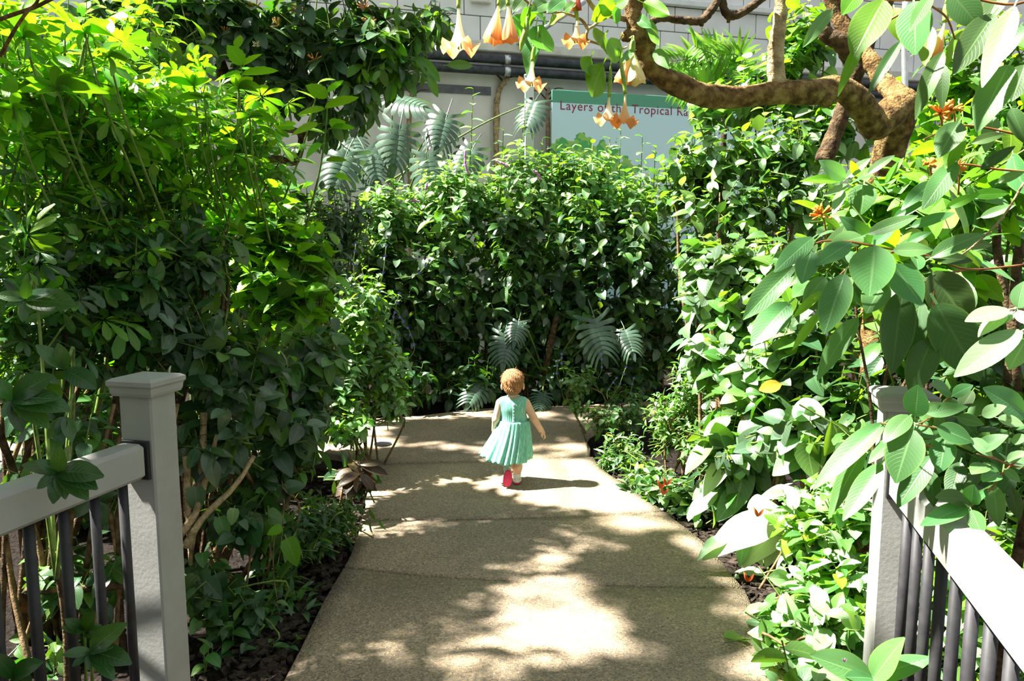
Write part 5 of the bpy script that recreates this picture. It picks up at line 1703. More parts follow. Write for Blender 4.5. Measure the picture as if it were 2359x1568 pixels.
def trumpet(label, top, mouth, Y, wpx, mat, calyx_px=None, flare='open', stalk_to=None):
    A, Bm = at(*top, Y), at(*mouth, Y - .01)
    ax = (Bm - A).normalized()
    Ln = (Bm - A).length
    t = thing('trumpet_flower', label, 'flower', A, 'hanging trumpet flowers')
    e1 = ax.orthogonal().normalized()
    e2 = ax.cross(e1)
    Rm = wpx / 2 * Y / FPX
    n = 30
    rows = []
    seed = hash_str(label) % 50
    if flare == 'open':
        pr = [(0, .05), (.15, .07), (.3, .10), (.45, .15), (.6, .24), (.72, .36), (.82, .50), (.90, .66), (.97, .84), (1.0, 1.0)]
    elif flare == 'closed':
        pr = [(0, .08), (.15, .13), (.3, .24), (.45, .42), (.6, .62), (.75, .80), (.87, .92), (.94, .97), (1.0, 1.0)]
    else:
        pr = [(0, .12), (.2, .3), (.4, .6), (.6, .8), (.8, .95), (1.0, 1.0)]
    V, F, UV = [], [], []
    for i, (s, r) in enumerate(pr):
        for k in range(n):
            a = 2 * math.pi * k / n
            lobe = .5 + .5 * math.cos(5 * a)
            rr = r * Rm
            yy = s * Ln
            if flare == 'open':
                k1 = max(0, (s - .78) / .22)
                rr *= 1 + k1 * (.30 * lobe - .18)
                yy -= k1 ** 2 * lobe * Rm * .55            # lobe tips curl back up
                yy += k1 * (1 - lobe) * Rm * .10
            else:
                k1 = max(0, (s - .6) / .4)
                rr *= 1 + .12 * k1 * math.cos(10 * a) + .10 * noise.noise(Vector((math.cos(a) * 2, math.sin(a) * 2, s * 3 + seed)))
                yy += k1 * lobe * Rm * .25
            V.append(A + ax * yy + (e1 * math.cos(a) + e2 * math.sin(a)) * rr)
            UV.append((k / n, s))
    m = len(pr)
    for i in range(m - 1):
        for k in range(n):
            k2 = (k + 1) % n
            F.append((i * n + k, i * n + k2, (i + 1) * n + k2, (i + 1) * n + k))
    mesh_obj('corolla', V, F, M[mat], t, UV)
    # calyx sleeve and stalk
    c0 = at(*calyx_px, Y + .005) if calyx_px else A - ax * Ln * .25
    q = [c0, c0.lerp(A, .35), c0.lerp(A, .7), A + ax * Ln * .12]
    rc = max(.006, pr[0][1] * Rm * 1.5)
    v, f, u = tube_vf(catmull(q, 4), [.003, rc * 1.3, rc * 1.4, rc * 1.15], 10)
    mesh_obj('calyx', v, f, M['calyx'], t, u)
    st = at(*stalk_to, Y + .02) if stalk_to else c0 + Vector((.02, .02, .12))
    v, f, u = tube_vf(catmull([c0, c0.lerp(st, .5) + Vector((.006, 0, .01)), st], 4), [.0028], 6)
    mesh_obj('stalk', v, f, M['calyx'], t, u)
    if flare == 'open':
        for k in range(3):
            a = k * 2.1
            b0 = A + ax * Ln * .5
            b1 = A + ax * Ln * .92 + (e1 * math.cos(a) + e2 * math.sin(a)) * Rm * .12
            v, f, u = tube_vf([b0, b0.lerp(b1, .5), b1], [.0012, .0012, .003], 5)
            mesh_obj('stamen', v, f, M['trumpet_gr'], t, u)
    return t
trumpet('big white and peach trumpet flower hanging furthest left', (1056, 5), (1058, 122), 2.75, 86, 'trumpet', (1060, -60), 'open', (1060, -120))
trumpet('half-closed peach trumpet flower, the left one of the hanging pair at the top', (1150, 2), (1135, 93), 2.8, 42, 'trumpet_or', (1156, -40), 'closed', (1160, -90))
trumpet('half-closed orange trumpet flower, the right one of the hanging pair at the top', (1170, 2), (1175, 92), 2.78, 36, 'trumpet_or', (1168, -40), 'closed', (1165, -90))
trumpet('orange trumpet flower below the withered red bloom', (1331, 38), (1325, 104), 2.95, 62, 'trumpet_or', (1318, 2), 'open', (1315, -30))
trumpet('withered dark red trumpet bloom at the top edge', (1327, -18), (1327, 20), 2.95, 24, 'trumpet_red', (1326, -34), 'wilt', (1326, -60))
trumpet('trumpet flower with curled orange lobes hanging before the white post', (1227, 132), (1222, 204), 2.85, 68, 'trumpet', (1232, 100), 'open', (1240, 62))
trumpet('narrow orange trumpet flower against the thick branch', (1455, 108), (1436, 186), 3.05, 40, 'trumpet_or', (1456, 92), 'closed', (1450, 88))
trumpet('pale greenish trumpet flower against the thick branch', (1459, 110), (1463, 187), 3.03, 46, 'trumpet_gr', (1460, 90), 'closed', (1452, 88))
trumpet('left trumpet flower of the low pair before the sign lettering', (1404, 214), (1399, 284), 2.95, 62, 'trumpet', (1407, 152), 'open', (1410, 115))
trumpet('right trumpet flower of the low pair before the sign lettering', (1441, 206), (1437, 290), 2.93, 62, 'trumpet_or', (1428, 134), 'open', (1424, 113))
trumpet('closed orange trumpet bud among the big leaves at the top right', (2180, 40), (2156, 124), 2.1, 26, 'trumpet_or', (2178, 10), 'closed', (2176, -30))

# green seed pod
def pod(label, a, b, Y, r):
    A, Bq = at(*a, Y), at(*b, Y)
    t = thing('seed_pod', label, 'seed pod', A)
    v, f, u = tube_vf(catmull([A, A.lerp(Bq, .33) + Vector((.006, 0, 0)), A.lerp(Bq, .7), Bq], 5), [r * .3, r * .9, r, r * .9, r * .2], 10)
    mesh_obj('pod', v, f, M['calyx'], t, u)
    c = A + Vector((.02, 0, .08))
    v, f, u = tube_vf(catmull([A, A.lerp(c, .5), c], 4), [.0025], 6)
    mesh_obj('stalk', v, f, M['stem_green'], t, u)
pod('long green unopened bud hanging left of the big leaf', (1214, 38), (1199, 118), 2.86, .011)

# ------------------------------------------------------------------ hanging veined leaves, near right
VB = 'branches of big veined leaves hanging close by at the right'
p = Plant('veined_shrub', 'branch of big veined green leaves hanging above the right railing', 'shrub', gpos(2330, 2.3), VB)
def twig_px(pl, pts, r=.0032, mat='stem_red'):
    pl.stem([at(*q) for q in pts], [r, r * .7], M[mat], 6, .1, 'twig')
big_leaves = [
    ((2014, 567), (2001, 682), .76, 'lf_vein', 2.0), ((1945, 632), (1896, 768), .52, 'lf_vein', 2.0), ((2060, 610), (2124, 702), .62, 'lf_vein', 2.0), ((1868, 580), (1846, 652), .55, 'lf_vein', 2.05), ((1872, 548), (1783, 618), .42, 'lf_vein', 2.08), ((1880, 560), (1795, 590), .45, 'lf_vein', 2.12),
    ((1828, 614), (1709, 732), .30, 'lf_vein', 2.1), ((1818, 698), (1727, 788), .5, 'lf_vein', 2.12), ((1888, 722), (1824, 804), .17, 'lf_lime', 2.1), ((1896, 672), (1826, 728), .18, 'lf_lime', 2.1), ((1975, 735), (1874, 864), .28, 'lf_vein', 2.1), ((2034, 652), (1995, 720), .62, 'lf_vein', 2.1),
    ((2050, 685), (2028, 752), .66, 'lf_vein_lime', 2.15), ((2080, 670), (2052, 862), .36, 'lf_vein_dark', 2.05), ((2120, 690), (2090, 850), .35, 'lf_vein_dark', 2.1), ((2148, 628), (2240, 756), .62, 'lf_vein_dark', 2.05), ((2158, 700), (2262, 882), .58, 'lf_vein_dark', 2.0), ((2148, 782), (2092, 905), .48, 'lf_vein_dark', 2.02),
    ((2058, 577), (2153, 570), .42, 'lf_vein', 2.0), ((2148, 592), (2272, 522), .34, 'lf_vein', 2.0), ((2146, 592), (2246, 596), .36, 'lf_vein_dark', 2.02), ((2000, 538), (2116, 494), .34, 'lf_vein', 2.05), ((2100, 522), (2202, 484), .34, 'lf_vein', 2.05), ((1958, 560), (1882, 602), .48, 'lf_vein', 2.05),
    ((1985, 545), (1915, 560), .5, 'lf_vein', 2.08), ((2005, 560), (1950, 500), .42, 'lf_vein', 2.15), ((2010, 562), (2060, 520), .45, 'lf_vein', 2.12), ((1960, 640), (1905, 690), .4, 'lf_vein', 2.12), ((1900, 640), (1850, 690), .45, 'lf_vein', 2.15), ((2130, 640), (2180, 700), .5, 'lf_vein_dark', 2.1),
    ((2040, 620), (2030, 660), .6, 'lf_vein_dark', 2.12), ((1930, 690), (1870, 740), .3, 'lf_vein', 2.14), ((2200, 560), (2290, 560), .4, 'lf_vein_dark', 2.1), ((2260, 500), (2340, 470), .35, 'lf_vein', 2.1), ((2090, 560), (2140, 530), .4, 'lf_vein', 2.14), ((1880, 590), (1815, 650), .4, 'lf_vein_lime', 2.2), ((2060, 640), (2045, 705), .5, 'lf_vein_lime', 2.2), ((1950, 580), (1990, 620), .5, 'lf_vein_dark', 2.15)]
for (b, t_, w, m, Y) in big_leaves:
    leaf_px(p, 'flat' if w > .5 else 'big', m, b, t_, Y, Y - .05, w, (-.15, 0, .45))
for pts in ([(2359, 610, 2.15), (2230, 620, 2.1), (2140, 590, 2.06), (2060, 575, 2.04), (2012, 566, 2.02)], [(2060, 580, 2.05), (1980, 600, 2.08), (1930, 640, 2.1), (1900, 700, 2.12)], [(2012, 566, 2.03), (1950, 556, 2.06), (1880, 560, 2.08), (1835, 610, 2.12)], [(2230, 620, 2.1), (2160, 640, 2.06), (2150, 700, 2.04), (2155, 790, 2.04)], [(2180, 640, 2.08), (2130, 650, 2.08), (2080, 670, 2.06)]):
    twig_px(p, pts)
shoots(p, [B(1900, 610, 2.35, 110, 70, .12), B(2050, 590, 2.35, 130, 80, .12), B(2200, 560, 2.3, 120, 70, .12), B(2140, 700, 2.3, 110, 90, .1)], 26, 'big', ['lf_vein', 'lf_vein', 'lf_vein_dark', 'lf_vein_lime'], .15, 5, .1, .0, .5, (85, 45), False, .9, .25, .002, (0, -.5, 0), True)
p.stem([Vector((p.base.x, p.base.y, -.08)), Vector((p.base.x + .05, p.base.y - .05, .8)), at(2500, 640, 2.2), at(2359, 610, 2.15)], [.02, .015, .008], M['bark_dark'], 8)

p = Plant('veined_shrub', 'leafy sprig hanging over the right top rail, lit leaves on reddish twigs', 'shrub', gpos(2460, 2.1), VB)
low_leaves = [
    ((2108, 958), (2113, 888), .74, 'lf_vein', 1.85), ((2135, 952), (2231, 934), .44, 'lf_vein', 1.85), ((2095, 958), (2034, 1010), .48, 'lf_vein', 1.85), ((2102, 990), (2059, 1112), .64, 'lf_vein', 1.82), ((2160, 984), (2246, 1016), .62, 'lf_vein', 1.82), ((2178, 1005), (2163, 1088), .72, 'lf_vein', 1.84), ((2035, 975), (1863, 1118), .24, 'lf_vein', 1.95), ((2030, 1068), (1939, 1198), .34, 'lf_vein', 1.9),
    ((1992, 1035), (1895, 1192), .24, 'lf_vein', 1.96), ((2145, 1052), (2062, 1165), .42, 'lf_vein_dark', 1.9), ((2212, 1065), (2186, 1150), .5, 'lf_vein_dark', 1.88), ((2145, 1085), (2150, 1168), .45, 'lf_vein_dark', 1.92), ((2231, 1165), (2121, 1207), .36, 'lf_vein', 1.8), ((2238, 1175), (2263, 1233), .72, 'lf_vein', 1.78), ((2238, 1160), (2240, 1118), .55, 'lf_vein', 1.8), ((2230, 1155), (2170, 1135), .5, 'lf_vein_dark', 1.82),
    ((2250, 1150), (2272, 1130), .5, 'lf_vein', 1.8), ((2290, 1118), (2299, 1218), .42, 'lf_vein', 1.82), ((2328, 1122), (2350, 1200), .42, 'lf_vein_dark', 1.84), ((2250, 1036), (2322, 1000), .5, 'lf_vein', 1.8), ((2300, 962), (2362, 976), .5, 'lf_bright', 1.82), ((2262, 955), (2318, 935), .6, 'lf_bright', 1.82), ((2365, 955), (2270, 892), .5, 'lf_vein', 1.84), ((2300, 1090), (2265, 1105), .55, 'lf_vein', 1.8),
    ((2320, 1060), (2365, 1040), .5, 'lf_bright', 1.8), ((2330, 1015), (2366, 1005), .6, 'lf_bright', 1.8), ((2270, 1070), (2240, 1085), .6, 'lf_vein', 1.8), ((2315, 1080), (2350, 1110), .5, 'lf_vein', 1.8), ((2120, 965), (2160, 925), .55, 'lf_vein', 1.88), ((2190, 905), (2150, 880), .6, 'lf_vein', 1.9), ((2195, 910), (2238, 885), .6, 'lf_vein', 1.9), ((2190, 915), (2185, 955), .6, 'lf_vein', 1.9), ((2110, 975), (2150, 1000), .5, 'lf_vein', 1.86),
    ((2060, 1010), (2000, 1060), .35, 'lf_vein', 1.92), ((2205, 960), (2270, 975), .5, 'lf_vein', 1.86), ((2240, 900), (2200, 960), .4, 'lf_vein_dark', 1.92), ((2240, 1010), (2290, 1050), .5, 'lf_bright', 1.8), ((2250, 1090), (2225, 1130), .5, 'lf_vein_dark', 1.86), ((2330, 1090), (2300, 1160), .45, 'lf_vein_dark', 1.88), ((2080, 1060), (2090, 1130), .45, 'lf_vein_dark', 1.94), ((2270, 1130), (2310, 1150), .5, 'lf_vein_dark', 1.86)]
for (b, t_, w, m, Y) in low_leaves:
    leaf_px(p, 'flat' if w > .5 else 'big', m, b, t_, Y, Y - .04, w, (-.2, 0, .55))
for pts in ([(2365, 1080, 1.85), (2300, 1060, 1.84), (2210, 1000, 1.84), (2111, 978, 1.84), (2075, 976, 1.86), (2030, 975, 1.95)], [(2200, 1000, 1.84), (2160, 1030, 1.84), (2100, 1010, 1.85)], [(2365, 1040, 1.8), (2310, 1090, 1.8), (2280, 1130, 1.8), (2237, 1166, 1.8)], [(2300, 1060, 1.82), (2250, 1045, 1.81)], [(2190, 910, 1.9), (2160, 950, 1.86), (2120, 975, 1.85)]):
    twig_px(p, pts, .0026)
shoots(p, [B(2200, 1010, 2.05, 120, 80, .08), B(2310, 1050, 2.0, 70, 110, .08)], 18, 'big', ['lf_vein', 'lf_vein', 'lf_vein_dark', 'lf_bright'], .10, 5, .2, .0, .4, (85, 45), False, .9, .25, .002, (0, -.4, 0), True)
p.stem([Vector((p.base.x, p.base.y, -.08)), Vector((p.base.x, p.base.y, .6)), at(2480, 1080, 1.9), at(2365, 1080, 1.85)], [.014, .01, .005], M['bark_dark'], 7)

p = Plant('veined_shrub', 'cluster of white-lit leaves on a pale twig at the right edge', 'shrub', gpos(2520, 1.9), VB)
for (b, t_, w, m, Y) in [((2322, 712), (2224, 734), .48, 'lf_bright', 1.75), ((2318, 718), (2252, 771), .42, 'lf_bright', 1.76), ((2352, 762), (2196, 864), .32, 'lf_bright', 1.72), ((2362, 785), (2324, 850), .55, 'lf_bright', 1.74), ((2345, 708), (2352, 650), .6, 'lf_bright', 1.74), ((2335, 718), (2300, 745), .45, 'lf_bright', 1.76), ((2345, 715), (2362, 745), .6, 'lf_bright', 1.74), ((2350, 705), (2385, 690), .5, 'lf_bright', 1.74)]:
    leaf_px(p, 'flat', m, b, t_, Y, Y - .03, w, (-.5, 0, .8))
twig_px(p, [(2420, 720, 1.76), (2370, 712, 1.76), (2338, 710, 1.75)], .006, 'bark_pale')
p.stem([Vector((p.base.x, p.base.y, -.08)), Vector((p.base.x, p.base.y, .8)), at(2480, 760, 1.8), at(2420, 720, 1.76)], [.014, .01, .006], M['bark_pale'], 7)

p = Plant('veined_shrub', 'branch of very large dark and lime leaves across the top right corner', 'shrub', gpos(2560, 2.4), VB)
for (b, t_, w, m, Y) in [
    ((2034, 2), (1963, 122), .55, 'lf_vein_lime', 1.9), ((1992, 92), (1927, 204), .2, 'lf_vein_lime', 1.92), ((1916, 24), (1849, 104), .24, 'lf_vein', 1.9), ((2105, 5), (2107, 124), .66, 'lf_vein', 1.85), ((2145, -10), (2095, 62), .34, 'lf_vein', 1.82), ((2192, -15), (2262, 62), .6, 'lf_vein_dark', 1.85), ((2288, 34), (2195, 164), .36, 'lf_vein_dark', 1.82), ((2336, 16), (2261, 198), .28, 'lf_bright', 1.78),
    ((2324, 152), (2248, 288), .44, 'lf_vein', 1.8), ((2074, 96), (1999, 214), .2, 'lf_vein_dark', 1.95), ((2172, 122), (2104, 258), .25, 'lf_vein_dark', 1.95), ((2172, 150), (2168, 245), .3, 'lf_vein_dark', 2.0), ((2208, 282), (2161, 356), .58, 'lf_vein', 2.0), ((2214, 312), (2178, 382), .5, 'lf_vein_lime', 2.02), ((2202, 375), (2124, 474), .42, 'lf_vein', 2.0), ((2240, 330), (2320, 300), .35, 'lf_vein_dark', 2.05),
    ((2260, 390), (2340, 330), .3, 'lf_vein_dark', 2.0), ((2150, 420), (2080, 470), .35, 'lf_vein', 2.05), ((2060, 500), (2140, 460), .3, 'lf_vein', 2.05), ((2180, 480), (2260, 440), .3, 'lf_vein_lime', 2.05), ((2300, 420), (2359, 390), .4, 'lf_vein', 2.0), ((2240, 450), (2330, 440), .35, 'lf_vein_lime', 2.05), ((2330, 250), (2365, 330), .4, 'lf_vein_dark', 1.95), ((2280, 200), (2240, 260), .4, 'lf_vein_dark', 2.0), ((2350, 60), (2300, 130), .4, 'lf_vein_dark', 1.95),
    ((2240, 70), (2180, 130), .4, 'lf_vein_lime', 2.1), ((2060, 20), (2075, 90), .5, 'lf_vein_lime', 2.1), ((2140, 60), (2130, 150), .4, 'lf_vein_lime', 2.1), ((2310, -20), (2270, 40), .5, 'lf_vein_dark', 1.9), ((1980, -20), (1940, 30), .5, 'lf_vein_lime', 2.0), ((2360, 150), (2330, 230), .5, 'lf_vein_dark', 2.0), ((2290, 270), (2270, 350), .4, 'lf_vein', 2.1)]:
    leaf_px(p, 'flat' if w > .5 else 'big', m, b, t_, Y, Y - .04, w, (-.15, 0, .35))
for pts in ([(2420, -40, 1.9), (2340, 10, 1.85), (2200, -10, 1.88), (2110, 0, 1.88), (2030, 0, 1.92)], [(2340, 12, 1.85), (2310, 40, 1.83), (2285, 36, 1.83)], [(2140, 10, 1.9), (2180, 40, 1.95), (2200, 90, 2.0)], [(2420, 330, 2.0), (2300, 300, 2.02), (2210, 290, 2.02), (2130, 320, 2.05)], [(2420, 400, 2.05), (2300, 390, 2.05), (2200, 380, 2.05), (2120, 430, 2.06)], [(2359, 420, 2.0), (2310, 500, 2.0), (2250, 560, 2.0), (2210, 590, 2.0)], [(1990, 80, 2.0), (2060, 40, 1.95), (2120, 5, 1.9)]):
    twig_px(p, pts, .0032, 'stem_red' if pts[0][0] != 2359 else 'bark_pale')
p.stem([Vector((p.base.x, p.base.y, -.08)), Vector((p.base.x, p.base.y - .1, 1.0)), at(2520, 200, 2.1), at(2420, -40, 1.9)], [.025, .02, .008], M['bark_dark'], 8)
p.stem([at(2520, 200, 2.1), at(2470, 300, 2.05), at(2420, 330, 2.0)], [.012, .006], M['bark_dark'], 7)
p.stem([at(2520, 320, 2.15), at(2470, 390, 2.1), at(2420, 400, 2.05)], [.012, .006], M['bark_dark'], 7)

# lime leaved shrub with orange flower clusters
p = Plant('firebush', 'lime-leaved shrub with orange tubular flower clusters, below the tree trunk', 'shrub', gpos(2120, 3.2))
bl = [B(2070, 440, 3.0, 110, 70, .3), B(2200, 420, 2.9, 130, 90, .3), B(2000, 490, 3.0, 70, 50, .25), B(2280, 300, 3.0, 90, 110, .3)]
shoots(p, bl, 85, 'elliptic', ['lf_lime', 'lf_vein_lime', 'lf_vein', 'lf_mid'], .145, 6, .4, .2, .3, (85, 50), False, 1.2, .3, .004, (0, -.2, 0))
for (b, t_, w, m) in [((1946, 412), (1892, 368), .5, 'lf_bright'), ((1935, 418), (1853, 404), .26, 'lf_lime'), ((1990, 425), (1982, 492), .85, 'lf_mid'), ((1942, 438), (1918, 492), .4, 'lf_bright'), ((1950, 410), (2005, 358), .35, 'lf_bright'), ((1955, 425), (1900, 445), .3, 'lf_bright'), ((2000, 400), (2060, 350), .3, 'lf_bright'), ((1975, 405), (1960, 370), .4, 'lf_lime'), ((2040, 420), (2080, 360), .3, 'lf_vein_lime')]:
    leaf_px(p, 'flat' if w > .45 else 'big', m, b, t_, 2.8, 2.76, w, (-.2, 0, .5))
M['fire'] = noisy_mat('orange_tubular_petal', (.62, .15, .015), (.80, .34, .05), 40, .45)
for (x, y, s, Y) in [(2165, 262, 26, 2.3), (2195, 250, 18, 2.3), (1893, 494, 22, 2.6), (2140, 378, 14, 2.5), (2205, 384, 16, 2.4), (1965, 522, 10, 2.2)]:
    c = at(x, y, Y)
    o = None
    base_pt = c + Vector((.02, .02, -.03))
    v, f, u = tube_vf(catmull([base_pt + Vector((.03, .05, -.05)), base_pt, c], 3), [.003], 5)
    o = mesh_obj('flower_cluster', v, f, M['stem_red'], p.root, u)
    for k in range(20):
        d = Vector((p.rnd.uniform(-1, 1), p.rnd.uniform(-1, .4), p.rnd.uniform(-.5, 1))).normalized() * s * Y / FPX * 1.2
        v, f, u = tube_vf([c, c + d * .5, c + d * .9, c + d], [.0014, .0030, .0040, .0024], 6)
        mesh_obj('floret', v, f, M['fire'], o, u)
stems(p, blob_tips(p, bl, 6), M['bark_dark'], .007, .2)

# three-leaved sprout in front of the right post
p = Plant('sprout', 'dark green sprout with three broad leaves at the foot of the right post', 'plant', gpos(2000, 2.0))
for (b, t_, w) in [((2012, 1562), (1872, 1505), .42), ((2012, 1562), (2078, 1468), .42), ((2012, 1562), (2140, 1503), .34), ((2012, 1562), (1950, 1555), .4), ((2005, 1562), (1985, 1600), .5)]:
    leaf_px(p, 'big', 'lf_vein', b, t_, 2.02, 1.95, w, (-.1, 0, .6))
little_flower(p, at(1945, 1524, 1.96), 5, .012, M['pink'])
p.stem([at(2012, 1562, 2.02), at(2014, 1660, 2.03), Vector((p.base.x, p.base.y, -.07))], [.006, .008], M['stem_green'], 6)

# slim grey pole behind the tree
a, b = at(2085, 222, 5.2), at(2083, 60, 5.2)
t = thing('support_pole', 'slim upright grey metal pole behind the tree trunk', 'pole', (a.x, a.y, -.06))
v, f, u = tube_vf([Vector((a.x, a.y, -.08)), a, b, b + Vector((0, 0, .3))], [.02], 10)
mesh_obj('shaft', v, f, M['clamp'], t, u)
v, f, u = tube_vf([b + Vector((0, 0, .3)), b + Vector((0, 0, .33))], [.026, .02], 10)
mesh_obj('cap', v, f, M['pipe'], t, u)
# ------------------------------------------------------------------ the child
class Field:
    """signed distance field on a grid, grown from blended shapes and turned into one surface"""
    def __init__(self, lo, hi, h):
        self.lo, self.h = np.array(lo, np.float32), h
        self.n = np.ceil((np.array(hi) - np.array(lo)) / h).astype(int) + 1
        self.g = np.full(self.n, .5, np.float32)
    def _win(self, a, b, m):
        i0 = np.maximum(0, np.floor((a - m - self.lo) / self.h).astype(int))
        i1 = np.minimum(self.n, np.ceil((b + m - self.lo) / self.h).astype(int) + 1)
        sl = tuple(slice(p, q) for p, q in zip(i0, i1))
        ax = [self.lo[k] + self.h * np.arange(i0[k], i1[k], dtype=np.float32) for k in range(3)]
        return sl, np.meshgrid(*ax, indexing='ij', sparse=True)
    def _join(self, sl, d, k, op):
        g = self.g[sl]
        if op == 'sub':
            self.g[sl] = np.maximum(g, -d)
            return
        if k > 0:
            h = np.clip(.5 + .5 * (d - g) / k, 0, 1)
            self.g[sl] = d * (1 - h) + g * h - k * h * (1 - h)
        else:
            self.g[sl] = np.minimum(g, d)
    def cap(self, a, ra, b, rb, k=.012, op='add'):
        a, b = np.array(a, np.float32), np.array(b, np.float32)
        r = max(ra, rb)
        sl, (X, Y, Z) = self._win(np.minimum(a, b) - r, np.maximum(a, b) + r, .03)
        ab = b - a
        t = np.clip(((X - a[0]) * ab[0] + (Y - a[1]) * ab[1] + (Z - a[2]) * ab[2]) / max(1e-9, float(ab @ ab)), 0, 1)
        d = np.sqrt((X - a[0] - t * ab[0]) ** 2 + (Y - a[1] - t * ab[1]) ** 2 + (Z - a[2] - t * ab[2]) ** 2) - (ra + (rb - ra) * t)
        self._join(sl, d, k, op)
    def ell(self, c, r, k=.012, op='add'):
        c, r = np.array(c, np.float32), np.array(r, np.float32)
        sl, (X, Y, Z) = self._win(c - r, c + r, .03)
        k0 = np.sqrt(((X - c[0]) / r[0]) ** 2 + ((Y - c[1]) / r[1]) ** 2 + ((Z - c[2]) / r[2]) ** 2)
        k1 = np.sqrt(((X - c[0]) / r[0] ** 2) ** 2 + ((Y - c[1]) / r[1] ** 2) ** 2 + ((Z - c[2]) / r[2] ** 2) ** 2)
        self._join(sl, k0 * (k0 - 1) / np.maximum(k1, 1e-6), k, op)
    def full(self):
        ax = [self.lo[k] + self.h * np.arange(self.n[k], dtype=np.float32) for k in range(3)]
        return np.meshgrid(*ax, indexing='ij', sparse=True)
    def surface(self):
        g, h = self.g, self.h
        s = g < 0
        c = [(i, j, k) for i in (0, 1) for j in (0, 1) for k in (0, 1)]
        nx, ny, nz = np.array(g.shape) - 1
        def sub(A, o):
            return A[o[0]:o[0] + nx, o[1]:o[1] + ny, o[2]:o[2] + nz]
        cnt = sum(sub(s, o).astype(np.int8) for o in c)
        act = (cnt > 0) & (cnt < 8)
        I = np.argwhere(act)
        idx = np.full(act.shape, -1, np.int32)
        idx[act] = np.arange(len(I))
        acc = np.zeros((len(I), 3), np.float32)
        num = np.zeros(len(I), np.float32)
        for o in c:
            for ax in range(3):
                if o[ax]:
                    continue
                o2 = list(o)
                o2[ax] = 1
                a = g[I[:, 0] + o[0], I[:, 1] + o[1], I[:, 2] + o[2]]
                b = g[I[:, 0] + o2[0], I[:, 1] + o2[1], I[:, 2] + o2[2]]
                m = (a < 0) != (b < 0)
                t = np.where(m, a / np.where(m, a - b, 1), 0)
                p = np.tile(np.array(o, np.float32), (len(I), 1))
                p[:, ax] += t
                acc[m] += p[m]
                num[m] += 1
        V = self.lo + h * (I + acc / num[:, None])
        F = []
        for ax in range(3):
            u, w = (ax + 1) % 3, (ax + 2) % 3
            sa = [slice(None)] * 3
            sb = [slice(None)] * 3
            sa[ax], sb[ax] = slice(0, -1), slice(1, None)
            A, Bs = s[tuple(sa)], s[tuple(sb)]
            E = np.argwhere(A != Bs)
            E = E[(E[:, u] > 0) & (E[:, w] > 0) & (E[:, u] < g.shape[u] - 1) & (E[:, w] < g.shape[w] - 1)]
            flip = A[E[:, 0], E[:, 1], E[:, 2]]
            def at_(du, dw):
                q = E.copy()
                q[:, u] += du
                q[:, w] += dw
                return idx[q[:, 0], q[:, 1], q[:, 2]]
            quad = np.stack([at_(-1, -1), at_(0, -1), at_(0, 0), at_(-1, 0)], 1)
            quad[~flip] = quad[~flip][:, ::-1]
            F.append(quad)
        return V, np.concatenate(F)

M['skin'] = noisy_mat('fair_skin', (.72, .43, .29), (.80, .52, .37), 18, .5, spec=.35)
M['skin'].node_tree.nodes['Principled BSDF'].inputs['Subsurface Weight'].default_value = .12
M['skin'].node_tree.nodes['Principled BSDF'].inputs['Subsurface Radius'].default_value = (.02, .008, .004)
M['hair'] = noisy_mat('fine_ginger_hair', (.27, .11, .035), (.56, .29, .13), 60, .55, .5, 160, c3=(.40, .185, .07), spec=.4, stretch=(3, 3, .5))
M['shoe_white'] = noisy_mat('white_shoe_leather', (.74, .72, .72), (.82, .80, .80), 20, .5)
M['shoe_sole'] = noisy_mat('crimson_sole', (.50, .02, .09), (.60, .035, .13), 40, .6)
M['sock'] = noisy_mat('white_sock', (.72, .72, .72), (.8, .8, .8), 60, .9, .2, 200)
M['bead'] = plain_mat('pale_bead', (.75, .75, .78), .3)
M['bead_pink'] = plain_mat('pink_bead', (.75, .30, .36), .35)

def cloth_mat():
    m, nt, b = new_mat('mint_green_crinkled_cotton')
    L = nt.links.new
    tc = N(nt, 'ShaderNodeTexCoord')
    nz = N(nt, 'ShaderNodeTexNoise')
    mp = N(nt, 'ShaderNodeMapping')
    mp.inputs['Scale'].default_value = (1, 1, .18)
    L(tc.outputs['Object'], mp.inputs[0])
    L(mp.outputs[0], nz.inputs['Vector'])
    nz.inputs['Scale'].default_value = 130
    nz.inputs['Detail'].default_value = 3
    r = ramp(nt, nz.outputs[0], [(.36, (.20, .60, .45)), (.55, (.29, .70, .56)), (.70, (.52, .82, .72))])
    L(r.outputs[0], b.inputs['Base Color'])
    b.inputs['Roughness'].default_value = .85
    b.inputs['Specular IOR Level'].default_value = .15
    bp = N(nt, 'ShaderNodeBump')
    bp.inputs['Strength'].default_value = .6
    bp.inputs['Distance'].default_value = .003
    L(nz.outputs[0], bp.inputs['Height'])
    L(bp.outputs[0], b.inputs['Normal'])
    tr = N(nt, 'ShaderNodeBsdfTranslucent')
    L(r.outputs[0], tr.inputs[0])
    sh = N(nt, 'ShaderNodeMixShader')
    sh.inputs[0].default_value = .25
    L(b.outputs[0], sh.inputs[1])
    L(tr.outputs[0], sh.inputs[2])
    L(sh.outputs[0], nt.nodes['Material Output'].inputs[0])
    return m
M['mint'] = cloth_mat()

KID = on_ground(1182, 1113)
kid = thing('person', 'toddler in a mint green sleeveless dress walking away along the path', 'person', (KID.x, KID.y, 0))
KV = np.array([KID.x, KID.y, 0.006], np.float32)

fb = Field((-.20, -.17, -.005), (.265, .135, .82), .0032)
# trunk
fb.ell((0, 0, .53), (.084, .064, .085), .02)
fb.ell((.006, .012, .42), (.086, .076, .095), .03)
fb.ell((.006, -.004, .325), (.084, .076, .072), .03)
fb.cap((-.072, -.002, .574), .031, (.072, -.002, .574), .031, .025)
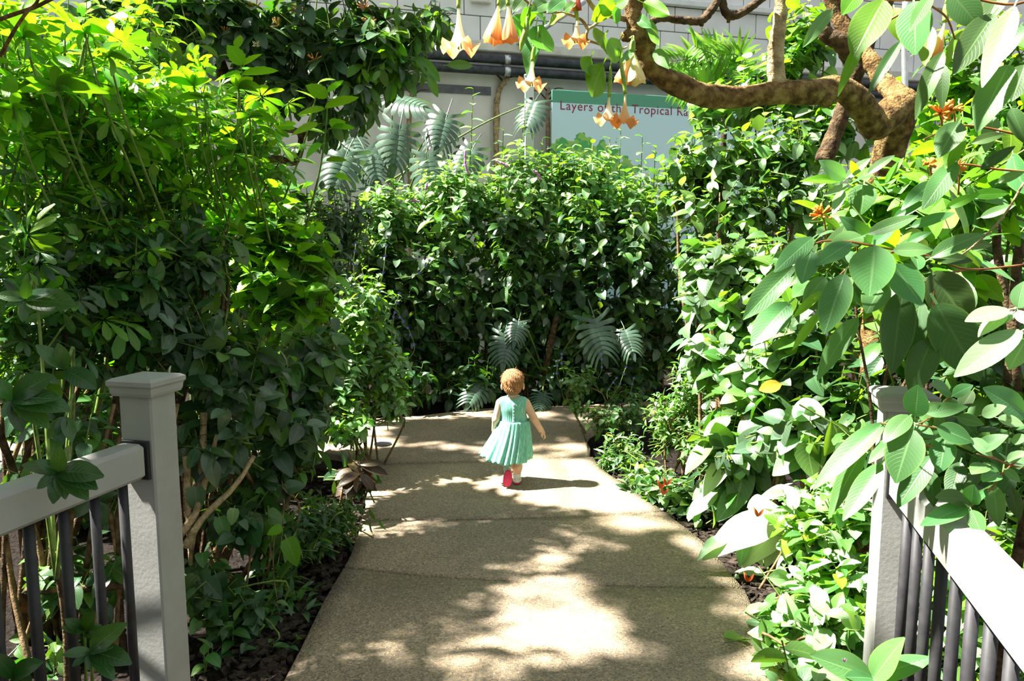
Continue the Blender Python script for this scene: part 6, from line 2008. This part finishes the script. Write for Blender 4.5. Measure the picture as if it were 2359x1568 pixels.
# neck and head
fb.cap((0, -.002, .60), .034, (-.002, .004, .665), .034, .015)
fb.ell((-.003, .012, .722), (.069, .080, .074), .012)
fb.ell((-.003, .030, .684), (.056, .056, .050), .02)
for sx in (-1, 1):
    fb.ell((-.003 + sx * .074, .010, .680), (.009, .016, .025), .006)          # ears
    fb.ell((-.003 + sx * .030, .074, .672), (.020, .016, .018), .012)          # cheeks
    fb.ell((-.003 + sx * .026, .088, .703), (.012, .007, .008), .004, 'sub')   # eye sockets
fb.ell((-.003, .093, .684), (.009, .011, .010), .008)                          # nose
fb.cap((-.014, .086, .664), .0045, (.008, .086, .664), .0045, .006)            # lips
fb.ell((-.003, .078, .646), (.014, .012, .010), .010)                          # chin
# right arm hangs out to the side, hand loosely closed
fb.cap((.088, -.002, .566), .032, (.141, -.006, .464), .0255, .014)
fb.cap((.141, -.006, .464), .0265, (.191, .014, .376), .0195, .010)
fb.cap((.191, .014, .376), .0185, (.204, .020, .352), .0185, .008)
fb.ell((.206, .021, .350), (.016, .020, .019), .008)
def finger(f, k0, k1, k2, r):
    f.cap(k0, r, k1, r * .95, .003)
    f.cap(k1, r * .95, k2, r * .85, .002)
for q in range(4):
    yb = .004 + q * .0115
    ln = (.020, .023, .021, .017)[q]
    finger(fb, (.215, yb, .342), (.222, yb + .001, .342 - ln), (.212, yb + .002, .332 - ln), .0058)
finger(fb, (.200, .002, .356), (.196, -.006, .340), (.202, -.006, .328), .0062)
# left arm swings forward
fb.cap((-.088, -.002, .566), .032, (-.119, -.008, .452), .0255, .014)
fb.cap((-.119, -.008, .452), .0265, (-.131, .040, .366), .0195, .010)
fb.ell((-.134, .056, .345), (.015, .020, .020), .008)
for q in range(4):
    yb = .044 + q * .0115
    ln = (.018, .022, .023, .020)[q]
    finger(fb, (-.136, yb, .334), (-.139, yb + .004, .334 - ln), (-.133, yb + .010, .327 - ln), .0058)
finger(fb, (-.124, .050, .346), (-.116, .062, .336), (-.116, .068, .326), .0062)
# right leg carries the weight
fb.cap((.040, 0, .300), .054, (.032, .014, .172), .038, .02)
fb.cap((.032, .014, .172), .037, (.029, -.008, .112), .034, .012)
fb.cap((.029, -.008, .112), .034, (.027, -.004, .052), .024, .012)
fb.cap((.027, -.012, .028), .021, (.030, .060, .022), .019, .012)
# left leg pushes off: heel up, sole turned back
fb.cap((-.034, 0, .300), .054, (-.046, .022, .185), .038, .02)
fb.cap((-.046, .022, .185), .037, (-.042, -.030, .150), .034, .012)
fb.cap((-.042, -.030, .150), .034, (-.037, -.088, .118), .024, .012)
fb.cap((-.036, -.100, .108), .021, (-.046, -.090, .034), .019, .012)
V, F = fb.surface()
mesh_obj('body', V + KV, F, M['skin'], kid)

# bodice: follows the chest, open at neck and arms
fd = Field((-.125, -.11, .40), (.135, .12, .63), .0032)
fd.ell((0, 0, .53), (.093, .074, .094), .02)
fd.ell((.006, .010, .43), (.098, .086, .095), .03)
fd.cap((-.070, -.002, .574), .037, (.070, -.002, .574), .037, .025)
X, Y, Z = fd.full()
cut = np.maximum(np.abs(X) - (.097 + .02 * np.clip((.50 - Z) / .07, 0, 1)), .432 - Z)
neck = .050 - np.sqrt(X ** 2 + (Y - .004) ** 2 + ((Z - .624) * .85) ** 2)
wr = .0012 * np.sin(X * 520) * np.clip((.53 - Z) * 20, 0, 1)
fd.g = np.maximum(np.maximum(fd.g + wr, cut), neck)
V, F = fd.surface()
dress = mesh_obj('dress', V + KV, F, M['mint'], kid)
Vb = V

# gathered skirt, swinging out to the left
def skirt():
    na, nr = 208, 22
    V, F = [], []
    rnd = random.Random(5)
    ph = [rnd.uniform(0, 6.28) for _ in range(4)]
    for i in range(nr + 1):
        s = i / nr
        cx = .008 - .052 * s ** 1.3
        rx = .103 + .072 * s ** .95
        ry = .088 + .062 * s
        for k in range(na):
            a = 2 * math.pi * k / na
            pl_ = math.sin(26 * a + 1.2 * math.sin(3 * a + ph[0]) + .5 * s) * .6 + .4 * math.sin(15 * a + ph[1] + s)
            r = 1 + pl_ * (.016 + .050 * s ** .8)
            left = max(0, -math.cos(a)) ** 2
            right = max(0, math.cos(a)) ** 4
            zh = .166 + .042 * left + .022 * right + .004 * math.sin(9 * a)
            z = .447 + (zh - .447) * s
            V.append((cx + rx * r * math.cos(a) - .012 * left * s ** 2, .004 + ry * r * math.sin(a), z))
    for i in range(nr):
        for k in range(na):
            k2 = (k + 1) % na
            F.append((i * na + k, (i + 1) * na + k, (i + 1) * na + k2, i * na + k2))
    o = mesh_obj('skirt', np.array(V, np.float32) + KV, F, M['mint'], dress)
    sm = o.modifiers.new('thickness', 'SOLIDIFY')
    sm.thickness = .0015
skirt()
def back_y(x, z):
    m = (np.abs(Vb[:, 0] - x) < .006) & (np.abs(Vb[:, 2] - z) < .006)
    return float(Vb[m, 1].min()) if m.any() else -.07
def ball(c, r, seg=10, rings=6, flat=(1, 1, 1)):
    V, F = [], []
    for i in range(rings + 1):
        t = math.pi * i / rings
        for k in range(seg):
            a = 2 * math.pi * k / seg
            V.append((c[0] + r * flat[0] * math.sin(t) * math.cos(a), c[1] + r * flat[1] * math.sin(t) * math.sin(a), c[2] + r * flat[2] * math.cos(t)))
    for i in range(rings):
        for k in range(seg):
            F.append((i * seg + k, (i + 1) * seg + k, (i + 1) * seg + (k + 1) % seg, i * seg + (k + 1) % seg))
    return np.array(V, np.float32), F
for k in range(6):
    z = .566 - k * .0225
    V, F = ball((.004, back_y(.004, z) - .001, z), .0055, 10, 6, (1, .5, 1))
    mesh_obj('button', V + KV, F, M['shoe_white'], dress)
PV, PF = [], []
for k in range(14):
    z = .574 - k * .0095
    y = back_y(.004, z) - .0012
    PV += [(-.006, y, z), (.013, y, z), (.013, y + .006, z), (-.006, y + .006, z)]
for k in range(13):
    for q in range(4):
        PF.append((k * 4 + q, (k + 1) * 4 + q, (k + 1) * 4 + (q + 1) % 4, k * 4 + (q + 1) % 4))
mesh_obj('placket', np.array(PV, np.float32) + KV, PF, M['mint'], dress)

# hair: a short soft cap with fine strands
fh = Field((-.095, -.095, .60), (.09, .115, .82), .0028)
fh.ell((-.003, .006, .724), (.0765, .087, .0795), .01)
fh.ell((-.003, -.030, .672), (.058, .050, .048), .02)
X, Y, Z = fh.full()
ang = np.arctan2(X + .003, -(Y - .004))
st = .0016 * np.sin(ang * 34 + 5 * np.sin(Z * 60)) + .0014 * np.sin(ang * 61 + Z * 90 + 2) + .0012 * np.sin(Z * 160 + ang * 7)
face = np.minimum(Y - .030 - np.clip((Z - .715), -1, .1) * .9, .9)
hem = (.640 + .035 * np.clip((np.abs(ang) - .75) / 1.0, 0, 1.2)) - Z
fh.g = np.maximum(np.maximum(fh.g + st, face), hem)
V, F = fh.surface()
hair = mesh_obj('hair', V + KV, F, M['hair'], kid)
j = Join()
rh = random.Random(8)
for k in range(260):
    a = rh.uniform(-2.3, 2.3)
    e = rh.uniform(-.75, 1.4)
    d = Vector((math.sin(a) * math.cos(e), -math.cos(a) * math.cos(e), math.sin(e)))
    c = Vector((-.003, .006, .722))
    p0 = c + Vector((d.x * .075, d.y * .086, d.z * .079))
    if p0.z < .645 or p0.y > .04:
        continue
    tdir = (Vector((0, 0, -1)) - d * d.dot(Vector((0, 0, -1))) + Vector((rh.uniform(-.5, .5), 0, rh.uniform(-.2, .2)))).normalized()
    p1 = p0 + tdir * .012 + d * .003
    p2 = p0 + tdir * .024 + d * rh.uniform(.001, .006)
    v, f, u = tube_vf([p0, p1, p2], [.0014, .0012, .0003], 3, cap=False)
    j.add([q + Vector(KV) for q in v], f, u)
o = j.build('wisps', M['hair'], hair)
o['kind'] = 'stuff'
# eyes and mouth on the far side of the head
M['eye'] = plain_mat('eye_white', (.8, .8, .8), .2)
M['iris'] = plain_mat('blue_grey_iris', (.12, .2, .28), .2)
for sx in (-1, 1):
    V, F = ball((-.003 + sx * .026, .082, .703), .0085, 12, 8)
    e = mesh_obj('eye', V + KV, F, M['eye'], kid)
    V, F = ball((-.003 + sx * .026, .0885, .703), .0042, 10, 6, (1, .7, 1))
    mesh_obj('iris', V + KV, F, M['iris'], e)
V, F = ball((-.003, .0905, .664), .010, 12, 6, (1, .25, .28))
mesh_obj('mouth', V + KV, F, M['bead_pink'], kid)

# necklace
neck = None
ring = []
for k in range(34):
    a = 2 * math.pi * k / 34
    ring.append(Vector((.0405 * math.cos(a) - .001, .0395 * math.sin(a), .6185 + .006 * math.sin(a) * -1)) + Vector(KV))
v, f, u = tube_vf(ring + [ring[0]], [.0015], 5, cap=False)
neck = mesh_obj('necklace', v, f, M['bead'], kid, u)
for k, c in enumerate(ring):
    V, F = ball(c, .0042 if k % 5 else .0055, 8, 5)
    mesh_obj('bead', V, F, M['bead_pink'] if k in (16, 17, 6, 7, 30) else M['bead'], neck)

# shoes
def shoe(heel, toe_dir, up, L=.122):
    """heel: back end of the sole; toe_dir along the sole, up out of the shoe"""
    y = Vector(toe_dir).normalized()
    z = Vector(up) - y * Vector(up).dot(y)
    z.normalize()
    x = y.cross(z)
    out = []
    n = 28
    for k in range(n):
        a = 2 * math.pi * k / n
        t = .5 - .5 * math.cos(a)
        w = (.0235 + .008 * math.sin(t * 2.2)) * abs(math.sin(a)) ** .62 * (1 if math.sin(a) >= 0 else -1)
        out.append((w, t * L))
    def lay(sc, zz, dy=0.0, lo=0.0):
        return [Vector(heel) + x * (px * sc) + y * (L * .5 + (py - L * .5) * (sc * .98 + .02) + dy) + z * (zz + lo * (py / L)) for px, py in out]
    def loft(layers, cap0=True, cap1=True):
        V, F = [], []
        for l in layers:
            V += l
        for i in range(len(layers) - 1):
            for k in range(n):
                k2 = (k + 1) % n
                F.append((i * n + k, i * n + k2, (i + 1) * n + k2, (i + 1) * n + k))
        if cap0:
            F.append(tuple(range(n - 1, -1, -1)))
        if cap1:
            F.append(tuple((len(layers) - 1) * n + k for k in range(n)))
        return V, F
    V, F = loft([lay(.985, 0), lay(1.03, .003), lay(1.03, .011), lay(.99, .013)])
    Vu, Fu = loft([lay(.99, .012), lay(1.0, .018), lay(.97, .030, -.002, -.006), lay(.86, .042, -.006, -.012), lay(.62, .049, -.014, -.014), lay(.40, .050, -.022, -.012)])
    off = Vector(KV)
    o = mesh_obj('shoe', [v + off for v in Vu], Fu, M['shoe_white'], kid)
    mesh_obj('sole', [v + off for v in V], F, M['shoe_sole'], o, smooth=False)
    # strap over the instep
    return o
shoe((.0265, -.034, -.005), (.03, 1, 0), (0, 0, 1))
shoe((-.030, -.135, .124), (-.115, .22, -1), (.0, 1, .22))
def sock(a, b, r0, r1):
    A, Bq = Vector(a) + Vector(KV), Vector(b) + Vector(KV)
    v, f, u = tube_vf([A, A.lerp(Bq, .5), Bq, Bq + (Bq - A) * .15], [r0, (r0 + r1) / 2, r1, r1 * 1.05], 16, .05)
    mesh_obj('sock', v, f, M['sock'], kid, u)
sock((.027, -.010, .030), (.027, -.006, .062), .026, .0275)
sock((-.037, -.098, .108), (-.038, -.078, .124), .025, .0275)

# ------------------------------------------------------------------ butterfly on the tree
def butterfly():
    c = at(590, 104, 6.1)
    t = thing('butterfly', 'small black and yellow striped butterfly among the grey-green leaves', 'butterfly', c)
    m, nt, b = new_mat('striped_wing')
    uvn = N(nt, 'ShaderNodeUVMap')
    sep = N(nt, 'ShaderNodeSeparateXYZ')
    nt.links.new(uvn.outputs[0], sep.inputs[0])
    s = math_n(nt, 'GREATER_THAN', math_n(nt, 'SINE', math_n(nt, 'MULTIPLY', sep.outputs[1], 22.0)), .35)
    r = ramp(nt, s, [(0, (.012, .01, .008)), (1, (.80, .72, .22))])
    nt.links.new(r.outputs[0], b.inputs['Base Color'])
    for sx in (-1, 1):
        for (a, ln, w) in ((.9, .040, .55), (-.2, .030, .7)):
            V, F, UV = blade('elliptic', w, 6, 4, .1, .1, 0, 0, 0, 0, 2)
            d = Vector((sx * math.cos(a), -.2, math.sin(a))).normalized()
            x = d.cross(Vector((0, -1, .3))).normalized()
            z = x.cross(d)
            mesh_obj('wing', [c + (x * q[0] + d * q[1] + z * q[2]) * ln for q in V], F, m, t, UV)
    v, f, u = tube_vf([c + Vector((0, 0, -.016)), c, c + Vector((0, 0, .014))], [.0016, .003, .002], 6)
    mesh_obj('insect_body', v, f, M['pipe'], t, u)
butterfly()

# ------------------------------------------------------------------ mulch along the beds
def mulch():
    rnd = random.Random(4)
    j = Join()
    for k in range(2600):
        if rnd.random() < .6:
            y = rnd.uniform(2.6, 5.9)
            x = edge_x(RIGHT_E, y) + abs(rnd.gauss(0, .22)) + .03
        else:
            y = rnd.uniform(2.6, 5.6)
            x = edge_x(LEFT_E, y) - abs(rnd.gauss(0, .2)) - .03
        z = -.045 + .035 * noise.noise(Vector((x * 1.6, y * 1.6, 0))) + rnd.uniform(0, .016)
        L, W, T = rnd.uniform(.012, .035), rnd.uniform(.006, .014), rnd.uniform(.003, .008)
        Mx = Matrix.Translation((x, y, z)) @ Matrix.Rotation(rnd.uniform(0, 6.28), 4, 'Z') @ Matrix.Rotation(rnd.uniform(-.5, .5), 4, 'X')
        v, f = box_vf((-L, -W, -T), (L, W, T))
        j.add([Mx @ Vector(q) for q in v], f)
    o = j.build('mulch', M['chip'], smooth=False)
    o['kind'] = 'stuff'
    o['label'] = 'dark bark mulch chips along both edges of the path'
    o['category'] = 'mulch'
mulch()
finish_plants()
